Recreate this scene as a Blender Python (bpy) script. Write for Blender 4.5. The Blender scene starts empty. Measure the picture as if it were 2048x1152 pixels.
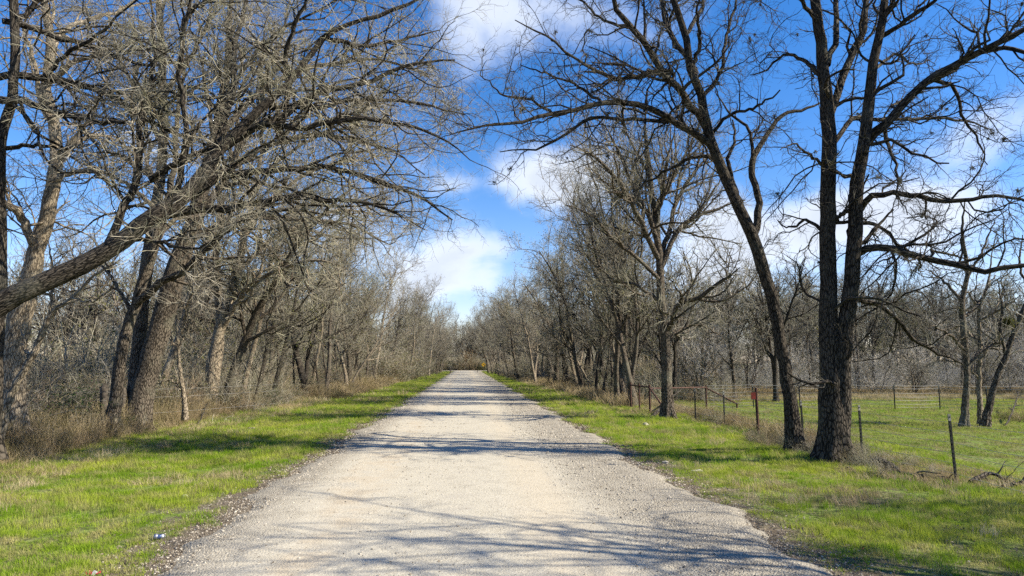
import bpy, math, random
import numpy as np
from mathutils import Vector

# ------------------------------------------------------------------ camera, light, exposure
SC = bpy.context.scene
COL = SC.collection
FPX = 1400.0
PITCH = math.atan(150/FPX)
YAW = math.atan(92/FPX*math.cos(PITCH))
CAM = np.array([-0.2, 0.0, 2.0])
cam_d = bpy.data.cameras.new('camera'); cam = bpy.data.objects.new('camera', cam_d); COL.objects.link(cam)
cam_d.sensor_width = 36; cam_d.lens = FPX/2048*36; cam_d.clip_start = 0.1; cam_d.clip_end = 6000
cam.location = CAM; cam.rotation_euler = (math.pi/2+PITCH, 0, -YAW)
SC.camera = cam
SUN_AZ, SUN_EL = math.radians(104), math.radians(37)      # clockwise from +Y
sdir = Vector((math.sin(SUN_AZ)*math.cos(SUN_EL), math.cos(SUN_AZ)*math.cos(SUN_EL), math.sin(SUN_EL)))
sl = bpy.data.lights.new('sun', 'SUN'); so = bpy.data.objects.new('sun', sl); COL.objects.link(so)
sl.energy = 5.0; sl.angle = math.radians(0.53); sl.color = (1, 0.92, 0.78)
so.rotation_euler = sdir.to_track_quat('Z', 'Y').to_euler()
SC.view_settings.view_transform = 'Standard'; SC.view_settings.look = 'None'
SC.view_settings.exposure = 1.1; SC.view_settings.gamma = 1; SC.view_settings.use_curve_mapping = False
SC.cycles.max_bounces = 4; SC.cycles.diffuse_bounces = 2; SC.cycles.glossy_bounces = 1
SC.cycles.transmission_bounces = 3; SC.cycles.transparent_max_bounces = 4
SC.cycles.use_denoising = False

_f = np.array([math.sin(YAW)*math.cos(PITCH), math.cos(YAW)*math.cos(PITCH), math.sin(PITCH)])
_r = np.array([math.cos(YAW), -math.sin(YAW), 0.0]); _u = np.cross(_r, _f)
def ray(px, py): return _f + _r*(px-1024)/FPX + _u*(576-py)/FPX
def at(px, py, Y):                       # point on the ray of a photo pixel at distance Y down the road
    d = ray(px, py); return CAM + d*(Y-CAM[1])/d[1]
def gr(px, py):                          # ground point
    d = ray(px, py); return CAM + d*(-CAM[2]/d[2])

# ------------------------------------------------------------------ node helpers
class NT:
    def __init__(s, t): s.t = t; s.n = t.nodes; s.l = t.links
    def node(s, k, **kw):
        n = s.n.new(k)
        for a, b in kw.items(): setattr(n, a, b)
        return n
    def lk(s, a, b): s.l.new(a, b)
    def val(s, sock, v):
        if isinstance(v, bpy.types.NodeSocket): s.lk(v, sock)
        else: sock.default_value = v
    def math(s, op, a, b=0.5, c=None, clamp=False):
        n = s.node('ShaderNodeMath', operation=op); n.use_clamp = clamp
        s.val(n.inputs[0], a); s.val(n.inputs[1], b)
        if c is not None: s.val(n.inputs[2], c)
        return n.outputs[0]
    def vmath(s, op, a, b=None):
        n = s.node('ShaderNodeVectorMath', operation=op); s.val(n.inputs[0], a)
        if b is not None: s.val(n.inputs[1], b)
        return n.outputs['Value'] if op in ('LENGTH', 'DOT_PRODUCT', 'DISTANCE') else n.outputs[0]
    def mapr(s, v, a, b, c=0.0, d=1.0, smooth=True):
        n = s.node('ShaderNodeMapRange'); n.interpolation_type = 'SMOOTHSTEP' if smooth else 'LINEAR'
        s.val(n.inputs[0], v); n.inputs[1].default_value = a; n.inputs[2].default_value = b
        n.inputs[3].default_value = c; n.inputs[4].default_value = d
        return n.outputs[0]
    def noise(s, vec, scale, detail=3, rough=0.55, dist=0.0):
        n = s.node('ShaderNodeTexNoise'); s.val(n.inputs['Vector'], vec)
        n.inputs['Scale'].default_value = scale; n.inputs['Detail'].default_value = detail
        n.inputs['Roughness'].default_value = rough; n.inputs['Distortion'].default_value = dist
        return n.outputs[0]
    def voro(s, vec, scale, out='Distance', feature='F1'):
        n = s.node('ShaderNodeTexVoronoi', feature=feature); s.val(n.inputs['Vector'], vec); n.inputs['Scale'].default_value = scale
        return n.outputs[out]
    def mix(s, f, a, b, mode='MIX'):
        n = s.node('ShaderNodeMix', data_type='RGBA', blend_type=mode)
        s.val(n.inputs[0], f)
        s.val(n.inputs[6], a if not isinstance(a, tuple) else (*a, 1)); s.val(n.inputs[7], b if not isinstance(b, tuple) else (*b, 1))
        return n.outputs[2]
    def scale(s, vec, xyz):
        return s.vmath('MULTIPLY', vec, xyz)

def material(name):
    m = bpy.data.materials.new(name); m.use_nodes = True
    t = NT(m.node_tree); b = t.n['Principled BSDF']; b.inputs['Specular IOR Level'].default_value = 0.25
    return m, t, b
def bump(t, b, h, strength, dist):
    n = t.node('ShaderNodeBump'); n.inputs['Strength'].default_value = strength; n.inputs['Distance'].default_value = dist
    t.lk(h, n.inputs['Height']); t.lk(n.outputs[0], b.inputs['Normal'])
def plain(name, col, rough=0.7, metal=0.0, var=0.3, sc=8):
    m, t, b = material(name)
    g = t.node('ShaderNodeNewGeometry').outputs['Position']
    n = t.noise(g, sc, 5)
    c = t.mix(t.mapr(n, 0.3, 0.7), tuple(x*(1-var) for x in col), tuple(min(1, x*(1+var)) for x in col))
    t.lk(c, b.inputs['Base Color']); b.inputs['Roughness'].default_value = rough; b.inputs['Metallic'].default_value = metal
    return m

# ------------------------------------------------------------------ sky
world = bpy.data.worlds.new('World'); SC.world = world; world.use_nodes = True
w = NT(world.node_tree); bg = w.n['Background']
sky = w.node('ShaderNodeTexSky', sky_type='NISHITA'); sky.sun_disc = False
sky.sun_elevation = SUN_EL; sky.sun_rotation = SUN_AZ; sky.air_density = 1.0; sky.dust_density = 0.2; sky.ozone_density = 1.6
hs = w.node('ShaderNodeHueSaturation'); hs.inputs['Saturation'].default_value = 1.42; hs.inputs['Value'].default_value = 1.28
w.lk(sky.outputs[0], hs.inputs['Color'])
gd = w.node('ShaderNodeTexCoord').outputs['Generated']
sep = w.node('ShaderNodeSeparateXYZ'); w.lk(gd, sep.inputs[0])
dz = w.math('ADD', w.math('MAXIMUM', sep.outputs[2], 0.0), 0.12)
cmb = w.node('ShaderNodeCombineXYZ'); w.lk(w.math('DIVIDE', sep.outputs[0], dz), cmb.inputs[0]); w.lk(w.math('DIVIDE', sep.outputs[1], dz), cmb.inputs[1])
pl = cmb.outputs[0]
n1 = w.noise(pl, 1.1, 9, 0.58, 0.3); n2 = w.noise(gd, 7.0, 8, 0.6, 0.2)
wob = w.node('ShaderNodeTexNoise'); wob.inputs['Scale'].default_value = 5; wob.inputs['Detail'].default_value = 6; w.lk(gd, wob.inputs['Vector'])
warp = w.vmath('ADD', gd, w.scale(w.vmath('SUBTRACT', wob.outputs['Color'], (0.5, 0.5, 0.5)), (0.22, 0.22, 0.14)))
dens = w.math('MULTIPLY_ADD', n1, 0.55, w.math('MULTIPLY', n2, 0.45))
dens = w.math('SUBTRACT', dens, 0.585)
CLOUDS = [(1065, 330, 135, .40), (930, 520, 140, .34), (850, 585, 140, .32), (990, 20, 170, .28), (1240, 60, 190, .20), (1860, 440, 200, .34),
          (1480, 480, 150, .34), (1720, 420, 120, .2), (2040, 240, 110, .26), (275, 290, 70, .22), (880, 350, 70, .24), (700, 470, 120, .25),
          (1330, 590, 260, .2), (300, 620, 240, .06), (640, 120, 60, .06), (1180, 400, 120, .22), (120, 560, 130, .06)]
for (cx, cy, cr, cs) in CLOUDS:
    d = ray(cx, cy); L = np.linalg.norm(d); d = d/L
    dist = w.vmath('LENGTH', w.scale(w.vmath('SUBTRACT', warp, tuple(d)), (1, 1, 1.6)))
    dens = w.math('ADD', dens, w.mapr(dist, cr/FPX*1.45, 0.0, 0.0, cs))
cl = w.mapr(dens, -0.02, 0.30)
shade = w.mapr(w.math('ADD', dens, w.math('MULTIPLY', n2, 0.2)), 0.2, 0.5)
ccol = w.mix(shade, (7.4, 7.9, 8.7), (5.6, 6.1, 7.0))
hz = w.mapr(sep.outputs[2], 0.0, 0.30, 0.14, 0.0)
tint = w.mix(1.0, hs.outputs[0], (1.05, 0.93, 1.10), 'MULTIPLY')
skyc = w.mix(hz, tint, (4.6, 6.2, 8.6))
w.lk(w.mix(w.math('MULTIPLY', cl, 0.93), skyc, ccol), bg.inputs['Color'])
bg.inputs['Strength'].default_value = 0.068

# ------------------------------------------------------------------ materials
def bark_mat(name, dark, light, lich, lichamt=0.35, rough_geo=1.0):
    m, t, b = material(name)
    a = t.node('ShaderNodeAttribute', attribute_name='bark'); v = a.outputs['Vector']
    pos = t.node('ShaderNodeNewGeometry').outputs['Position']
    f0 = t.noise(t.scale(v, (15, 15, 4.0)), 1.0, 6, 0.62, 0.9)
    ve = t.voro(t.vmath('ADD', t.scale(v, (17, 17, 5.0)), t.scale(pos, (1.5, 1.5, 1.5))), 1.0, 'Distance', 'DISTANCE_TO_EDGE')
    f = t.math('MULTIPLY_ADD', t.mapr(ve, 0.0, 0.22), 0.30, t.math('MULTIPLY', f0, 0.68))
    f2 = t.noise(t.scale(v, (55, 55, 14)), 1.0, 4, 0.6)
    h = t.math('MULTIPLY_ADD', f2, 0.35, f)
    big = t.noise(pos, 1.3, 5, 0.6)
    c = t.mix(t.mapr(h, 0.52, 0.80), dark, light)
    c = t.mix(t.math('MULTIPLY', t.mapr(big, 0.5, 0.68), lichamt), c, lich)
    t.lk(c, b.inputs['Base Color']); b.inputs['Roughness'].default_value = 0.95; b.inputs['Specular IOR Level'].default_value = 0.1
    bump(t, b, h, 1.0, 0.05*rough_geo)
    return m
BARK_DARK = bark_mat('bark_dark', (0.014, 0.012, 0.010), (0.095, 0.080, 0.062), (0.15, 0.145, 0.11), 0.4, 1.3)  # dark bark, deepened to near black: right trees' shadow side put into the colour
BARK_MID = bark_mat('bark_grey_brown', (0.03, 0.024, 0.018), (0.17, 0.14, 0.105), (0.22, 0.21, 0.15), 0.5, 1.3)
BARK_PALE = bark_mat('bark_pale', (0.08, 0.064, 0.046), (0.33, 0.27, 0.19), (0.34, 0.32, 0.25), 0.4, 0.6)
def twig_mat(name, c1, c2, c3):
    m, t, b = material(name)
    pos = t.node('ShaderNodeNewGeometry').outputs['Position']
    rnd = t.node('ShaderNodeObjectInfo').outputs['Random']
    n = t.noise(pos, 0.9, 3); k = t.noise(pos, 6, 2)
    c = t.mix(t.mapr(k, 0.35, 0.65), c1, c2)
    c = t.mix(t.math('MULTIPLY', t.mapr(n, 0.42, 0.66), 0.7), c, c3)
    c = t.mix(t.math('MULTIPLY', rnd, 0.3), c, tuple(x*0.5 for x in c1))
    t.lk(c, b.inputs['Base Color']); b.inputs['Roughness'].default_value = 0.9; b.inputs['Specular IOR Level'].default_value = 0.12
    return m
TWIG_OLIVE = twig_mat('twigs_olive', (0.20, 0.175, 0.13), (0.42, 0.38, 0.29), (0.35, 0.34, 0.22))
TWIG_GREY = twig_mat('twigs_grey', (0.16, 0.14, 0.11), (0.37, 0.34, 0.275), (0.30, 0.29, 0.19))
TWIG_DARK = twig_mat('twigs_dark', (0.04, 0.033, 0.026), (0.13, 0.11, 0.088), (0.16, 0.155, 0.11))
TWIG_TAN = twig_mat('twigs_tan', (0.17, 0.125, 0.08), (0.36, 0.28, 0.19), (0.22, 0.20, 0.10))
TWIG_WHITE = twig_mat('twigs_whitish', (0.34, 0.32, 0.285), (0.55, 0.52, 0.47), (0.4, 0.38, 0.31))

def leaf_mat(name, c1, c2, trans=0.4, pscale=0.35, c3=None, lo=.4, hi=.62):
    m = bpy.data.materials.new(name); m.use_nodes = True; t = NT(m.node_tree)
    t.n.remove(t.n['Principled BSDF']); out = t.n['Material Output']
    pos = t.node('ShaderNodeNewGeometry').outputs['Position']; rnd = t.node('ShaderNodeObjectInfo').outputs['Random']
    flat = t.scale(pos, (1, 1, 0))
    c = t.mix(t.mapr(t.noise(flat, pscale, 4, .6), lo, hi), c1, c2)
    if c3: c = t.mix(t.mapr(t.math('ADD', t.noise(flat, 2.2, 4), t.math('MULTIPLY', rnd, 0.35)), 0.64, 0.80), c, c3)
    c = t.mix(t.math('MULTIPLY', t.math('POWER', rnd, 2.0), 0.6), c, tuple(x*0.4 for x in c1))
    d = t.node('ShaderNodeBsdfDiffuse'); tr = t.node('ShaderNodeBsdfTranslucent'); mx = t.node('ShaderNodeMixShader')
    t.lk(c, d.inputs[0]); t.lk(c, tr.inputs[0]); mx.inputs[0].default_value = trans
    t.lk(d.outputs[0], mx.inputs[1]); t.lk(tr.outputs[0], mx.inputs[2]); t.lk(mx.outputs[0], out.inputs[0])
    return m
GRASS = leaf_mat('grass_green', (0.20, 0.33, 0.02), (0.42, 0.48, 0.06), 0.45, 0.55, (0.52, 0.46, 0.20), .38, .64)
GRASS_FIELD = leaf_mat('grass_pasture', (0.18, 0.28, 0.03), (0.36, 0.39, 0.08), 0.4, 0.4, (0.42, 0.35, 0.18), .36, .64)
DRY = leaf_mat('grass_dry', (0.42, 0.32, 0.19), (0.58, 0.48, 0.30), 0.3, 0.5, (0.26, 0.23, 0.10))
LEAF_DEAD = leaf_mat('leaf_dead', (0.10, 0.075, 0.05), (0.26, 0.21, 0.15), 0.1, 5.0, (0.38, 0.33, 0.26))
LEAF_EVER = leaf_mat('leaf_evergreen', (0.03, 0.055, 0.02), (0.06, 0.09, 0.03), 0.2, 1.0)
LEAF_OLIVE = leaf_mat('leaf_olive', (0.10, 0.11, 0.035), (0.20, 0.19, 0.06), 0.3, 1.0)
LEAF_ORANGE = leaf_mat('leaf_orange', (0.19, 0.115, 0.045), (0.12, 0.09, 0.045), 0.3, 1.0)
LEAF_LIME = leaf_mat('leaf_yellow_green', (0.22, 0.21, 0.055), (0.13, 0.14, 0.05), 0.35, 1.0)

# ground
m, t, b = material('ground_soil'); GROUND = m
pos = t.node('ShaderNodeNewGeometry').outputs['Position']; sx = t.node('ShaderNodeSeparateXYZ'); t.lk(pos, sx.inputs[0])
nb = t.noise(pos, 0.5, 6, .6); nf = t.noise(pos, 14, 5, .65); nm = t.noise(pos, 2.5, 5, .6)
soil = t.mix(t.mapr(nf, .35, .65), (0.075, 0.06, 0.035), (0.21, 0.18, 0.11))
green = t.mix(t.mapr(nf, .35, .65), (0.07, 0.11, 0.02), (0.19, 0.25, 0.05))
c = t.mix(t.mapr(t.math('MULTIPLY_ADD', nm, 0.5, t.math('MULTIPLY', nb, 0.5)), .44, .56, 0.3, 1.0), soil, green)
edge = t.math('ADD', t.math('ABSOLUTE', sx.outputs[0]), t.math('MULTIPLY', t.math('SUBTRACT', nm, .5), 2.2))
spk = t.mapr(t.voro(pos, 38), .28, .12)
grav = t.mix(spk, (0.13, 0.105, 0.075), (0.42, 0.37, 0.29))
c = t.mix(t.mapr(edge, 4.6, 3.6), c, grav)
lw = t.mapr(t.math('ADD', sx.outputs[0], t.math('MULTIPLY', nm, 2.0)), -8.6, -10.2)
c = t.mix(lw, c, t.mix(t.mapr(nf, .35, .65), (0.09, 0.07, 0.045), (0.27, 0.21, 0.13)))
t.lk(c, b.inputs['Base Color']); b.inputs['Roughness'].default_value = 1; b.inputs['Specular IOR Level'].default_value = 0.05
bump(t, b, t.math('ADD', nf, nm), 0.8, 0.04)

# gravel road
m, t, b = material('road_gravel'); ROADM = m
pos = t.node('ShaderNodeNewGeometry').outputs['Position']; sx = t.node('ShaderNodeSeparateXYZ'); t.lk(pos, sx.inputs[0])
lng = t.scale(pos, (1, .12, 1))
nl = t.noise(lng, 1.1, 5, .6); nf = t.noise(pos, 28, 4, .7); nm = t.noise(pos, 1.8, 5, .6)
X = t.math('ADD', sx.outputs[0], t.math('MULTIPLY', t.math('SUBTRACT', nl, .5), 1.4))
coarse = t.math('ADD', t.mapr(X, 0.9, 2.6), t.mapr(X, -2.2, -3.0), clamp=True)
coarse = t.math('MULTIPLY_ADD', coarse, 0.75, t.mapr(nm, .45, .75, 0, .35), clamp=True)
base = t.mix(t.mapr(nf, .3, .7), (0.36, 0.325, 0.25), (0.505, 0.465, 0.37))
tanb = t.math('MULTIPLY', t.mapr(t.math('ABSOLUTE', t.math('ADD', X, 1.85)), .6, .1), t.mapr(nm, .35, .65, .05, .6))
base = t.mix(tanb, base, (0.44, 0.36, 0.25))
tan2 = t.math('MULTIPLY', t.mapr(t.math('ABSOLUTE', t.math('SUBTRACT', X, .9)), .6, .1), 0.35)
base = t.mix(tan2, base, (0.47, 0.39, 0.27))
vc = t.node('ShaderNodeTexVoronoi'); t.lk(pos, vc.inputs['Vector']); vc.inputs['Scale'].default_value = 42
st = t.node('ShaderNodeSeparateColor'); t.lk(vc.outputs['Color'], st.inputs[0])
stone = t.mix(st.outputs[0], (0.22, 0.19, 0.145), (0.56, 0.51, 0.40))
stone = t.mix(t.mapr(vc.outputs['Distance'], .3, .55), stone, (0.20, 0.175, 0.135))
c = t.mix(coarse, base, stone)
v2 = t.node('ShaderNodeTexVoronoi'); t.lk(pos, v2.inputs['Vector']); v2.inputs['Scale'].default_value = 13
s2 = t.node('ShaderNodeSeparateColor'); t.lk(v2.outputs['Color'], s2.inputs[0])
dot = t.math('MULTIPLY', t.mapr(v2.outputs['Distance'], .2, .1), t.mapr(s2.outputs[1], .55, .6))
c = t.mix(t.math('MULTIPLY', dot, .8), c, (0.12, 0.095, 0.07))
c = t.mix(t.math('MULTIPLY', t.mapr(nm, .5, .3), .25), c, (0.3, 0.27, 0.23))
t.lk(c, b.inputs['Base Color']); b.inputs['Roughness'].default_value = .95; b.inputs['Specular IOR Level'].default_value = .1
hh = t.math('ADD', t.math('MULTIPLY', t.math('SUBTRACT', 1.0, vc.outputs['Distance']), t.math('MULTIPLY_ADD', coarse, .8, .2)), t.math('MULTIPLY', nf, .5))
bump(t, b, hh, 0.9, 0.018)
STONE = plain('stone_cream', (0.40, 0.355, 0.28), .9, 0, .45, 30)
STONE_D = plain('stone_brown', (0.2, 0.17, 0.13), .9, 0, .5, 30)
RUST = plain('rusted_pipe', (0.075, 0.04, 0.028), .8, .2, .5, 14)
POSTM = plain('post_dark_steel', (0.03, 0.032, 0.028), .6, .3, .4, 10)
POSTTOP = plain('post_white_tip', (0.25, 0.24, 0.2), .6)
WIRE = plain('wire_galvanised', (0.32, 0.31, 0.29), .6, .2, .2)
REDP = plain('faded_red_paint', (0.16, 0.022, 0.014), .6, 0, .4, 20)
WOODP = plain('weathered_post_wood', (0.07, 0.058, 0.045), .95, 0, .5, 12)
YEL = plain('sign_yellow', (0.62, 0.36, 0.02), .5, 0, .1)
BLK = plain('sign_black', (0.015, 0.015, 0.015), .5)
MOSS = plain('ball_moss', (0.10, 0.095, 0.06), 1, 0, .4)
ALU = plain('can_silver', (0.3, 0.31, 0.34), .4, .8, .1); CANB = plain('can_blue', (0.03, 0.05, 0.12), .4, .3)
REDW = plain('wrapper_red', (0.32, 0.03, 0.035), .5); WHT = plain('wrapper_white', (0.4, 0.39, 0.37), .5); TEAL = plain('wrapper_teal', (0.25, 0.55, 0.6), .5)

# ------------------------------------------------------------------ mesh helpers
def mesh_np(name, V, Q, mats, midx=None, attr=None, smooth=True, tris=None):
    me = bpy.data.meshes.new(name)
    V = np.asarray(V, np.float32); nq = len(Q); ntr = 0 if tris is None else len(tris)
    me.vertices.add(len(V)); me.vertices.foreach_set('co', V.ravel())
    me.loops.add(nq*4+ntr*3)
    li = np.asarray(Q, np.int32).ravel() if nq else np.zeros(0, np.int32)
    st = np.arange(nq, dtype=np.int32)*4
    if ntr:
        li = np.concatenate([li, np.asarray(tris, np.int32).ravel()]); st = np.concatenate([st, nq*4+np.arange(ntr, dtype=np.int32)*3])
    me.loops.foreach_set('vertex_index', li)
    me.polygons.add(nq+ntr); me.polygons.foreach_set('loop_start', st.astype(np.int32))
    me.polygons.foreach_set('use_smooth', np.full(nq+ntr, smooth))
    if midx is not None: me.polygons.foreach_set('material_index', np.asarray(midx, np.int32))
    for m_ in mats: me.materials.append(m_)
    if attr is not None:
        a = me.attributes.new('bark', 'FLOAT_VECTOR', 'POINT'); a.data.foreach_set('vector', np.asarray(attr, np.float32).ravel())
    me.update(); me.validate()
    return me
def link(name, me, parent=None, loc=None):
    o = bpy.data.objects.new(name, me); COL.objects.link(o)
    if parent is not None: o.parent = parent
    if loc is not None: o.location = loc
    return o
def tag(o, label=None, cat=None, group=None, kind=None):
    if label: o['label'] = label
    if cat: o['category'] = cat
    if group: o['group'] = group
    if kind: o['kind'] = kind
    return o
def empty(name, loc, label, cat, group=None, rz=0):
    o = bpy.data.objects.new(name, None); COL.objects.link(o); o.location = loc; o.rotation_euler = (0, 0, rz)
    o.empty_display_size = 0.2
    return tag(o, label, cat, group)
def nrm(v): return v/np.maximum(np.linalg.norm(v, axis=-1, keepdims=True), 1e-9)

def tubes(P, R, S, rough=0.0, rng=None, flare=0.0):
    """P (N,K,3), R (N,K) -> verts, quads, bark attr"""
    N, K, _ = P.shape
    T = np.empty_like(P); T[:, 1:-1] = P[:, 2:]-P[:, :-2]; T[:, 0] = P[:, 1]-P[:, 0]; T[:, -1] = P[:, -1]-P[:, -2]; T = nrm(T)
    ax = np.argmin(np.abs(T.mean(1)), axis=1); ref = np.eye(3)[ax][:, None, :]
    U = nrm(np.cross(T, np.broadcast_to(ref, T.shape))); W = np.cross(T, U)
    th = np.arange(S)/S*2*math.pi
    c, s = np.cos(th), np.sin(th)
    RR = np.broadcast_to(R[:, :, None], (N, K, S)).copy()
    ln = np.concatenate([np.zeros((N, 1)), np.cumsum(np.linalg.norm(np.diff(P, axis=1), axis=2), 1)], 1)
    if rough:
        k = np.zeros((N, K, S))
        for mm in (2, 3, 5, 8, 11):
            ph = rng.uniform(0, 6.28, (N, 1, 1)) + ln[:, :, None]*rng.uniform(-.5, .5, (N, 1, 1))
            k += np.cos(mm*th[None, None]+ph)*rng.uniform(.3, 1)/math.sqrt(mm)
        k += rng.normal(0, .35, (N, K, S))
        RR *= 1+rough*k
    if flare:
        f = np.exp(-ln/0.45)[:, :, None]
        RR *= 1+flare*f*(0.6+0.5*np.cos(5*th+1.3)+0.35*np.cos(3*th))
    V = P[:, :, None, :] + RR[..., None]*(c[:, None]*U[:, :, None, :]+s[:, None]*W[:, :, None, :])
    i = np.arange(N)[:, None, None]*K*S; j = np.arange(K-1)[None, :, None]*S; q = np.arange(S)[None, None]; q2 = (q+1) % S
    Q = np.stack([i+j+q, i+j+q2, i+j+S+q2, i+j+S+q], -1).reshape(-1, 4)
    off = (np.arange(N)*7.3)[:, None, None]
    A = np.stack(np.broadcast_arrays(c[None, None]*R[:, :1, None]+off, s[None, None]*R[:, :1, None], ln[:, :, None]), -1)
    return V.reshape(-1, 3), Q, A.reshape(-1, 3)
def tube_mesh(name, batches, mats, mi=None, extra=None):
    Vs, Qs, As, Ms = [], [], [], []; o = 0
    for k, bt in enumerate(batches):
        V, Q, A = tubes(*bt[:3], **(bt[3] if len(bt) > 3 else {}))
        Vs.append(V); Qs.append(Q+o); As.append(A); o += len(V); Ms.append(np.full(len(Q), mi[k] if mi else 0))
    if extra:
        V, Q, k = extra; Vs.append(V); Qs.append(Q+o); As.append(V*0); Ms.append(np.full(len(Q), k))
    return mesh_np(name, np.concatenate(Vs), np.concatenate(Qs), mats, np.concatenate(Ms), np.concatenate(As))

def resample(pts, K, rng=None, jit=0.0):
    """Catmull-Rom through pts (n,4): xyz + radius"""
    p = np.asarray(pts, float); n = len(p)
    e = np.vstack([2*p[0]-p[1], p, 2*p[-1]-p[-2]])
    seg = np.linalg.norm(np.diff(p[:, :3], axis=0), axis=1); cum = np.concatenate([[0], np.cumsum(seg)])
    out = []
    for s in np.linspace(0, cum[-1], K):
        i = min(np.searchsorted(cum, s, 'right')-1, n-2); t = (s-cum[i])/max(seg[i], 1e-6)
        a, b_, c_, d_ = e[i], e[i+1], e[i+2], e[i+3]
        out.append(.5*((2*b_)+(-a+c_)*t+(2*a-5*b_+4*c_-d_)*t*t+(-a+3*b_-3*c_+d_)*t**3))
    out = np.array(out); out[:, 3] = np.interp(np.linspace(0, cum[-1], K), cum, p[:, 3])
    if jit: out[1:-1, :3] += rng.normal(0, jit, (K-2, 3))
    return out

def spawn(P, R, rng, spacing, lrange, ang=(35, 65), K=6, wig=.25, up=.05, rr=.6, rcap=.05, rmin=.01, t0=.15, taper=.35, lt=.6, bend=0.0):
    N, KP, _ = P.shape
    L = np.linalg.norm(np.diff(P, axis=1), axis=2).sum(1)
    n = np.maximum(1, np.round(L*(1-t0)/spacing*rng.uniform(.75, 1.25, N))).astype(int)
    idx = np.repeat(np.arange(N), n); M = len(idx)
    t = t0+(1-t0)*rng.random(M); u = t*(KP-1); i = np.minimum(u.astype(int), KP-2); f = (u-i)[:, None]
    p0 = P[idx, i]*(1-f)+P[idx, i+1]*f; tan = nrm(P[idx, i+1]-P[idx, i]); r = R[idx, i]*(1-f[:, 0])+R[idx, i+1]*f[:, 0]
    a = np.radians(rng.uniform(ang[0], ang[1], M))[:, None]
    perp = nrm(np.cross(tan, rng.normal(0, 1, (M, 3))))
    d = nrm(np.cos(a)*tan+np.sin(a)*perp)
    ln = rng.uniform(lrange[0], lrange[1], M)*(1.15-lt*t)*np.minimum(1, (L[idx]*0.8)/lrange[0])
    st = (ln/(K-1))[:, None]
    C = np.empty((M, K, 3)); C[:, 0] = p0
    bd = rng.normal(0, bend, (M, 3)) if bend else 0
    for k in range(1, K):
        d = nrm(d+rng.normal(0, wig, (M, 3))+np.array([0, 0, up])+bd)
        C[:, k] = C[:, k-1]+d*st
    r0 = np.clip(r*rr, rmin, rcap)*rng.uniform(.75, 1.15, M)
    RR = r0[:, None]*np.linspace(1, taper, K)[None]
    return C, RR

def crown(P, R, rng, s1=.45, l1=(1.2, 2.8), s2=.28, l2=(.5, 1.2), s3=.16, l3=(.2, .5), up=.05, fat=1.0, wig=1.0, s0=None, K1=8, fine=0):
    a = spawn(P, R, rng, s1, l1, (30, 70), K1, .22*wig, up, .48 if fine else .6, (.032 if fine else .055)*fat, (.009 if fine else .012)*fat, t0=.12, bend=.05)
    b_ = spawn(a[0], a[1], rng, s2, l2, (30, 65), 6 if fine else 5, .24*wig, up, .6, (.011 if fine else .018)*fat, (.0045 if fine else .0065)*fat, t0=.12)
    c_ = spawn(b_[0], b_[1], rng, s3, l3, (25, 65), 4 if fine else 3, .25*wig, up, .7, (.005 if fine else .0075)*fat, (.0026 if fine else .004)*fat, t0=.08, taper=.45)
    return [(a[0], a[1], 4), (b_[0], b_[1], 3), (c_[0], c_[1], 3)]
def leaves(P, rng, n, size, spread):
    """n small folded leaf quads scattered about branch points"""
    F = P.reshape(-1, 3); i = rng.integers(0, len(F), n); c = F[i]+rng.normal(0, spread, (n, 3))
    a = nrm(rng.normal(0, 1, (n, 3))); b_ = nrm(np.cross(a, rng.normal(0, 1, (n, 3)))); s = (size*rng.uniform(.6, 1.3, n))[:, None]
    V = np.stack([c-a*s, c+b_*s*.45, c+a*s, c-b_*s*.45], 1).reshape(-1, 3)
    return V, np.arange(n*4).reshape(-1, 4)

# ------------------------------------------------------------------ ground, road
def sm(x): x = np.clip(x, 0, 1); return x*x*(3-2*x)
def bumps(x, y):
    return (np.sin(x*1.7+y*.9)+np.sin(x*.8-y*1.3+2)+np.sin(x*.37+y*.41+1)*1.5+.5*np.sin(x*3.1+y*2.7)+.5*np.sin(x*2.3-y*3.9))/4
def gz(x, y):
    x = np.asarray(x, float); y = np.asarray(y, float)
    e = sm((np.abs(x)-3.2)/2.2)
    cross = 1-sm((np.abs(y-184.5)-3.6)/2)
    e = e*(1-cross)
    return -0.045-0.07*e+0.05*e*bumps(x, y)
def ground_grid():
    xs = np.concatenate([-np.geomspace(3000, 24, 18), np.arange(-22, 44, .55), np.geomspace(46, 3000, 18)])
    ys = np.concatenate([-np.geomspace(600, 12, 8), np.arange(-10, 60, .5), np.arange(60, 240, 1.5), np.geomspace(245, 4000, 16)])
    Xg, Yg = np.meshgrid(xs, ys); Z = gz(Xg, Yg); Z[(np.abs(Xg) > 60) | (Yg > 245)] = -.115
    V = np.stack([Xg, Yg, Z], -1).reshape(-1, 3); nx, ny = len(xs), len(ys)
    i = np.arange(ny-1)[:, None]*nx+np.arange(nx-1)[None]; Q = np.stack([i, i+1, i+nx+1, i+nx], -1).reshape(-1, 4)
    return mesh_np('ground', V, Q, [GROUND])
tag(link('ground', ground_grid()), kind='structure')
def road_edge(y, side):
    return 3.3+.14*np.sin(y*.7+side)+.10*np.sin(y*1.9+2*side)+.06*np.sin(y*4.3+side*3)+.04*np.sin(y*9.1)
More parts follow.
